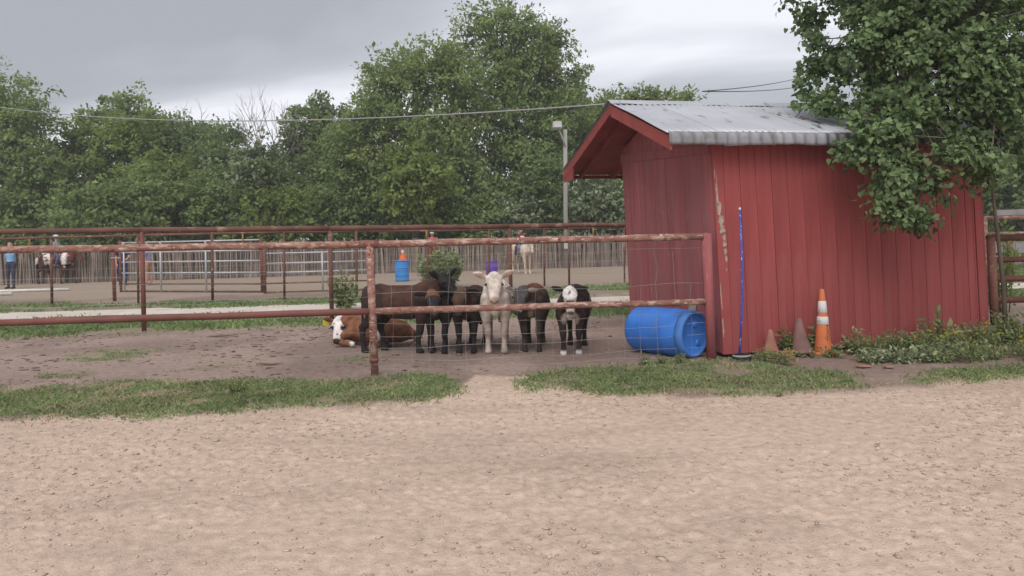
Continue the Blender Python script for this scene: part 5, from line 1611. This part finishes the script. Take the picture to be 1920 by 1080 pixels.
calf('long dark brown calf standing side-on behind the fence post', (-1.56, 10.0), -13, 1.0, BRN, (.62, -.04, 1.0), -25, 32, p_brown, (.02, -.08, .12, -.08), leg_col=(.03, .022, .022), ear_col=BLK, ear_up=(.06, .05), belly=.02)
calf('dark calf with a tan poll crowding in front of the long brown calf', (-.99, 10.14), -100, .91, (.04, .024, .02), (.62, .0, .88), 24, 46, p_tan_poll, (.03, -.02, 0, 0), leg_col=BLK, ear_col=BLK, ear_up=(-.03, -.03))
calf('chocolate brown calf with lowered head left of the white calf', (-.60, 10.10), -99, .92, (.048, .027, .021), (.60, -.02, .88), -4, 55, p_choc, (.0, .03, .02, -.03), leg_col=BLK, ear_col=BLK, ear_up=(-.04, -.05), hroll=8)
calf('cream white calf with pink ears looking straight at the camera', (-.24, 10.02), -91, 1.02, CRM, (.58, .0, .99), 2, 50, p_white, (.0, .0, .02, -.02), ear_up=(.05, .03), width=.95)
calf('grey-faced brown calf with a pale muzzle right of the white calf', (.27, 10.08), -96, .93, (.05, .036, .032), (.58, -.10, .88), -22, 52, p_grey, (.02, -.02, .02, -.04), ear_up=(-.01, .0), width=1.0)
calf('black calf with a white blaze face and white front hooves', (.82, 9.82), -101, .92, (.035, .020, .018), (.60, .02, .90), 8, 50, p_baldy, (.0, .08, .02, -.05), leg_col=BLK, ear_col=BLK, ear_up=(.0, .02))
calf('red calf with a spotted white face lying on the pen floor', (-2.10, 10.70), 172, .93, RED, (.54, .10, .37), 96, 55, p_red, lying=True, tag_ear=-1, ear_col=(.17, .06, .035))


def horse(label, loc, heading, scale, cols, paint, neck_up=.9, head_yaw=0, head_pitch=55, stride=(.0, .0, .0, .0), neck_side=0.0):
    t = thing('horse', label, 'horse', (loc[0], loc[1], 0), rad(heading), 'ridden horses in the far arena')
    t.scale = (scale,) * 3
    B = Body()
    c, lc, mc = cols
    B.add([(-.72, 0, 1.05), (-.55, 0, 1.08), (-.15, 0, 1.0), (.25, 0, 1.0), (.48, 0, 1.05), (.62, 0, 1.06)], [(.14, .15), (.24, .25), (.25, .26), (.24, .28), (.20, .26), (.13, .18)], c)
    B.add([(-.5, 0, 1.24), (.1, 0, 1.2), (.42, 0, 1.28)], [.06, .06, .07], c)
    hp = Vector((.62 + .42 * neck_up, neck_side, 1.15 + .42 * neck_up))
    nb_ = Vector((.48, 0, 1.1))
    B.add([nb_, nb_.lerp(hp, .5) + Vector((0, 0, .07)), hp], [(.14, .26), (.095, .19), (.075, .11)], c)
    Hm = head_mat(hp, head_yaw, head_pitch)
    B.add([(-.08, 0, .0), (.06, 0, .0), (.2, 0, -.01), (.36, 0, -.02), (.46, 0, -.02)], [(.075, .09), (.088, .12), (.075, .10), (.05, .065), (.05, .055)], c, M=Hm)
    for s in (1, -1):
        B.add([(-.06, s * .055, .05), (-.12, s * .065, .16)], [(.03, .02), (.01, .01)], c, M=Hm, side=(0, 1, 0))
    mane = B.add([Vector((.42, 0, 1.30)), nb_.lerp(hp, .5) + Vector((-.08, 0, .24)), hp + Vector((-.06, 0, .1))], [(.03, .06), (.03, .07), (.03, .05)], mc)
    for s, dx in ((1, stride[0]), (-1, stride[1])):
        B.add([(.42, s * .13, 1.0), (.43 + dx * .3, s * .14, .74), (.44 + dx * .6, s * .13, .48), (.43 + dx * .9, s * .125, .22), (.44 + dx, s * .125, .12), (.47 + dx, s * .125, .03)], [(.08, .15), (.07, .09), (.048, .055), (.033, .036), (.042, .045), (.06, .065)], lc)
    for s, dx in ((1, stride[2]), (-1, stride[3])):
        B.add([(-.55, s * .13, 1.05), (-.5 + dx * .2, s * .15, .8), (-.56 + dx * .5, s * .14, .58), (-.64 + dx * .7, s * .13, .5), (-.6 + dx * .95, s * .13, .22), (-.58 + dx, s * .13, .12), (-.55 + dx, s * .13, .03)], [(.11, .2), (.1, .15), (.06, .08), (.048, .06), (.034, .038), (.043, .046), (.06, .065)], lc)
    B.add([(-.80, 0, 1.15), (-.9, 0, 1.0), (-.9, 0, .55)], [.045, .07, .045], mc)
    B.build('body', MT['fur'], t, 0.022, 4, paint)
    sd = part('saddle', join(tube([(-.22, 0, 1.27), (-.05, 0, 1.25), (.12, 0, 1.27), (.2, 0, 1.35)], [(.2, .05), (.21, .04), (.2, .05), (.05, .05)], 12, side=(0, 1, 0)),
                             tube([(0, .27, 1.2), (0, .3, .82)], [(.12, .02), (.1, .02)], 8, side=(1, 0, 0)), tube([(0, -.27, 1.2), (0, -.3, .82)], [(.12, .02), (.1, .02)], 8, side=(1, 0, 0))), MT['leather'], t, True)
    return t


def person(label, loc, heading, scale, top, legs, skin, hair, arms, riding=False, z=0.0, shorts=False, shoe=(.05, .04, .04), step=0.0, helmet=None, bib=False, group=None):
    """arms: ((elbow, wrist) for +y side, for -y side) in body space, x forward"""
    t = thing('person', label, 'person', (loc[0], loc[1], z), rad(heading), group)
    t.scale = (scale,) * 3
    B = Body()
    for k, s in enumerate((1, -1)):
        if riding:
            B.add([(0, s * .09, .93), (.25, s * .26, .78), (.32, s * .30, .70)], [.10, .085, .065], legs)
            B.add([(.32, s * .30, .70), (.24, s * .33, .45), (.20, s * .33, .32)], [.065, .058, .045], legs)
            B.add([(.18, s * .33, .29), (.36, s * .35, .27)], [.045, .038], shoe)
        else:
            dx = step * s
            B.add([(0, s * .09, .92), (dx * .5 + .015, s * .10, .50)], [.10, .068], legs)
            B.add([(dx * .5 + .015, s * .10, .50), (dx * .9, s * .10, .28), (dx, s * .10, .09)], [.062, .055, .04], skin if shorts else legs)
            B.add([(dx - .03, s * .10, .05), (dx + .15, s * .115, .04)], [.045, .04], shoe)
    B.add([(0, 0, .92), (0, 0, 1.0)], [(.155, .11), (.15, .105)], legs)
    B.add([(0, 0, 1.02), (.005, 0, 1.14), (.01, 0, 1.30), (0, 0, 1.41)], [(.145, .105), (.14, .105), (.175, .12), (.15, .08)], top)
    B.add([(0, 0, 1.42), (.015, 0, 1.54)], [.058, .052], skin)
    B.add([(.015, 0, 1.57), (.02, 0, 1.64), (.015, 0, 1.70)], [(.062, .07), (.078, .095), (.07, .085)], skin)
    B.add([(.10, 0, 1.62), (.118, 0, 1.605)], [.014, .016], skin)
    for s in (1, -1):
        B.add([(.01, s * .078, 1.65), (.0, s * .086, 1.62)], [.016, .014], skin)
    B.add([(-.03, 0, 1.67), (.0, 0, 1.735)], [(.075, .085), (.065, .08)], hair)
    B.add([(-.06, 0, 1.66), (-.075, 0, 1.54)], [(.06, .04), (.05, .03)], hair)
    for s, (el, wr) in zip((1, -1), arms):
        el, wr = Vector(el), Vector(wr)
        sh = Vector((0, s * .175, 1.39))
        mid = sh.lerp(el, .6)
        B.add([sh, mid], [.062, .055], top)
        B.add([mid, el, wr], [.046, .042, .03], skin)
        d = (wr - el).normalized()
        sd_ = d.cross(Vector((0, 0, 1)))
        sd_ = sd_.normalized() if sd_.length > .1 else Vector((0, 1, 0))
        B.add([wr, wr + d * .08], [(.03, .018), (.036, .018)], skin, side=tuple(sd_))
        for f in range(4):
            o_ = sd_ * (f - 1.5) * .019
            ln = (.06, .075, .07, .055)[f]
            B.add([wr + d * .075 + o_, wr + d * (.08 + ln) + o_ - Vector((0, 0, .012))], [.0105, .009], skin, n=8)
        B.add([wr + d * .03 - sd_ * .03, wr + d * .075 - sd_ * .06], [.012, .010], skin, n=8)
    B.build('body', MT['skin'], t, 0.0125, 3)
    if helmet:
        hm = bpy.data.materials.get('helmet_' + label[:8]) or mat('helmet_' + label[:8], helmet, 0.35, 0.05)
        link('helmet', mesh_np('helmet', *lathe([(.125, -.02), (.128, .0), (.12, .05), (.09, .10), (.04, .125), (.002, .13)], 18), hm, True), t, (.0, 0, 1.68), (0, rad(6), 0), (1.12, .95, 1))
        part('helmet_brim', tube([(.12, 0, 1.685), (.19, 0, 1.675)], [(.09, .008), (.05, .006)], 10, side=(0, 1, 0)), hm, t, True)
    if bib:
        link('number_bib', bbox_mesh('number_bib', .01, .22, .2, .003, MT['bib']), t, (.140, 0, 1.25), (0, rad(-4), 0))
    return t


def p_paint(co, C, idx):
    n_ = fbm(co[:, 0] * 3.2 + 4, co[:, 2] * 3.2 + co[:, 1], 15)
    m = np.clip((n_ - .53) * 14, 0, 1) * (co[:, 2] > .62) * (co[:, 0] < .85)
    C = blend(C, m, (.74, .68, .66))
    C = blend(C, soft(np.abs(co[:, 0] - .40) - .10, .08) * (co[:, 2] > .8), (.74, .68, .66))
    C = blend(C, soft(np.hypot(co[:, 0] + .15, co[:, 2] - 1.12) - .15, .08), (.74, .68, .66))
    return C


def p_plain(co, C, idx):
    return C * (0.85 + 0.3 * fbm(co[:, 0] * 4, co[:, 2] * 4, 16))[:, None]


SKIN = (.52, .29, .22)
DOWN = (((.05, .24, 1.12), (.12, .22, .88)), ((.05, -.24, 1.12), (.12, -.22, .88)))
REIN = (((.08, .24, 1.14), (.32, .10, 1.08)), ((.08, -.24, 1.14), (.32, -.10, 1.08)))
horse('brown and white painted horse walking right in the far arena', (-18.9, 29.7), -4, 1.0, ((.15, .055, .04), (.085, .038, .032), (.03, .02, .02)), p_paint, .55, 0, 62, (.22, -.22, .2, -.2))
horse('cream pony turned half towards the camera behind the white calf', (.38, 29.0), -62, .95, ((.62, .52, .44), (.56, .45, .36), (.66, .58, .5)), p_plain, .5, -16, 66, (.0, .06, .0, .0))
horse('chestnut pony mostly hidden by the round bush', (-3.3, 29.5), -80, .92, ((.20, .07, .04), (.12, .045, .03), (.1, .04, .03)), p_plain, .75, 0, 60)
G = 'people in the far arena'
person('person in pale blue shirt and dark trousers with both arms stretched out', (-18.75, 26.7), -88, .99, (.22, .46, .72), (.055, .05, .085), SKIN, (.05, .03, .025), (((0, .46, 1.38), (.03, .74, 1.37)), ((0, -.46, 1.38), (.03, -.74, 1.37))), group=G)
person('person in navy clothes standing behind the left end of the panel gate', (-14.9, 27.3), -60, .95, (.035, .035, .09), (.03, .035, .11), SKIN, (.03, .02, .02), (((.1, .24, 1.14), (.3, .16, 1.08)), ((.05, -.24, 1.12), (.15, -.22, .9))), step=.1, group=G)
person('person in lavender shirt and tan shorts behind the panel gate', (-13.75, 27.0), 180, .95, (.30, .31, .55), (.42, .24, .16), SKIN, (.10, .06, .04), (((.05, .26, 1.14), (-.05, .3, .92)), ((.1, -.25, 1.14), (.1, -.3, .9))), shorts=True, shoe=(.7, .66, .64), step=.05, group=G)
person('rider in grey checked shirt and pale helmet on the painted horse', (-18.95, 29.7), -4, .86, (.30, .32, .35), (.08, .1, .18), SKIN, (.06, .04, .03), REIN, riding=True, z=.48, helmet=(.45, .68, .72), group=G)
person('rider in maroon shirt with a white number bib on the cream pony', (.36, 29.0), -62, .76, (.23, .03, .06), (.16, .22, .34), (.6, .36, .3), (.35, .2, .13), REIN, riding=True, z=.515, bib=True, group=G)
person('rider in dark helmet and pink shirt above the round bush', (-3.3, 29.5), -80, .75, (.45, .12, .12), (.08, .09, .15), SKIN, (.05, .03, .03), REIN, riding=True, z=.48, helmet=(.07, .1, .12), group=G)
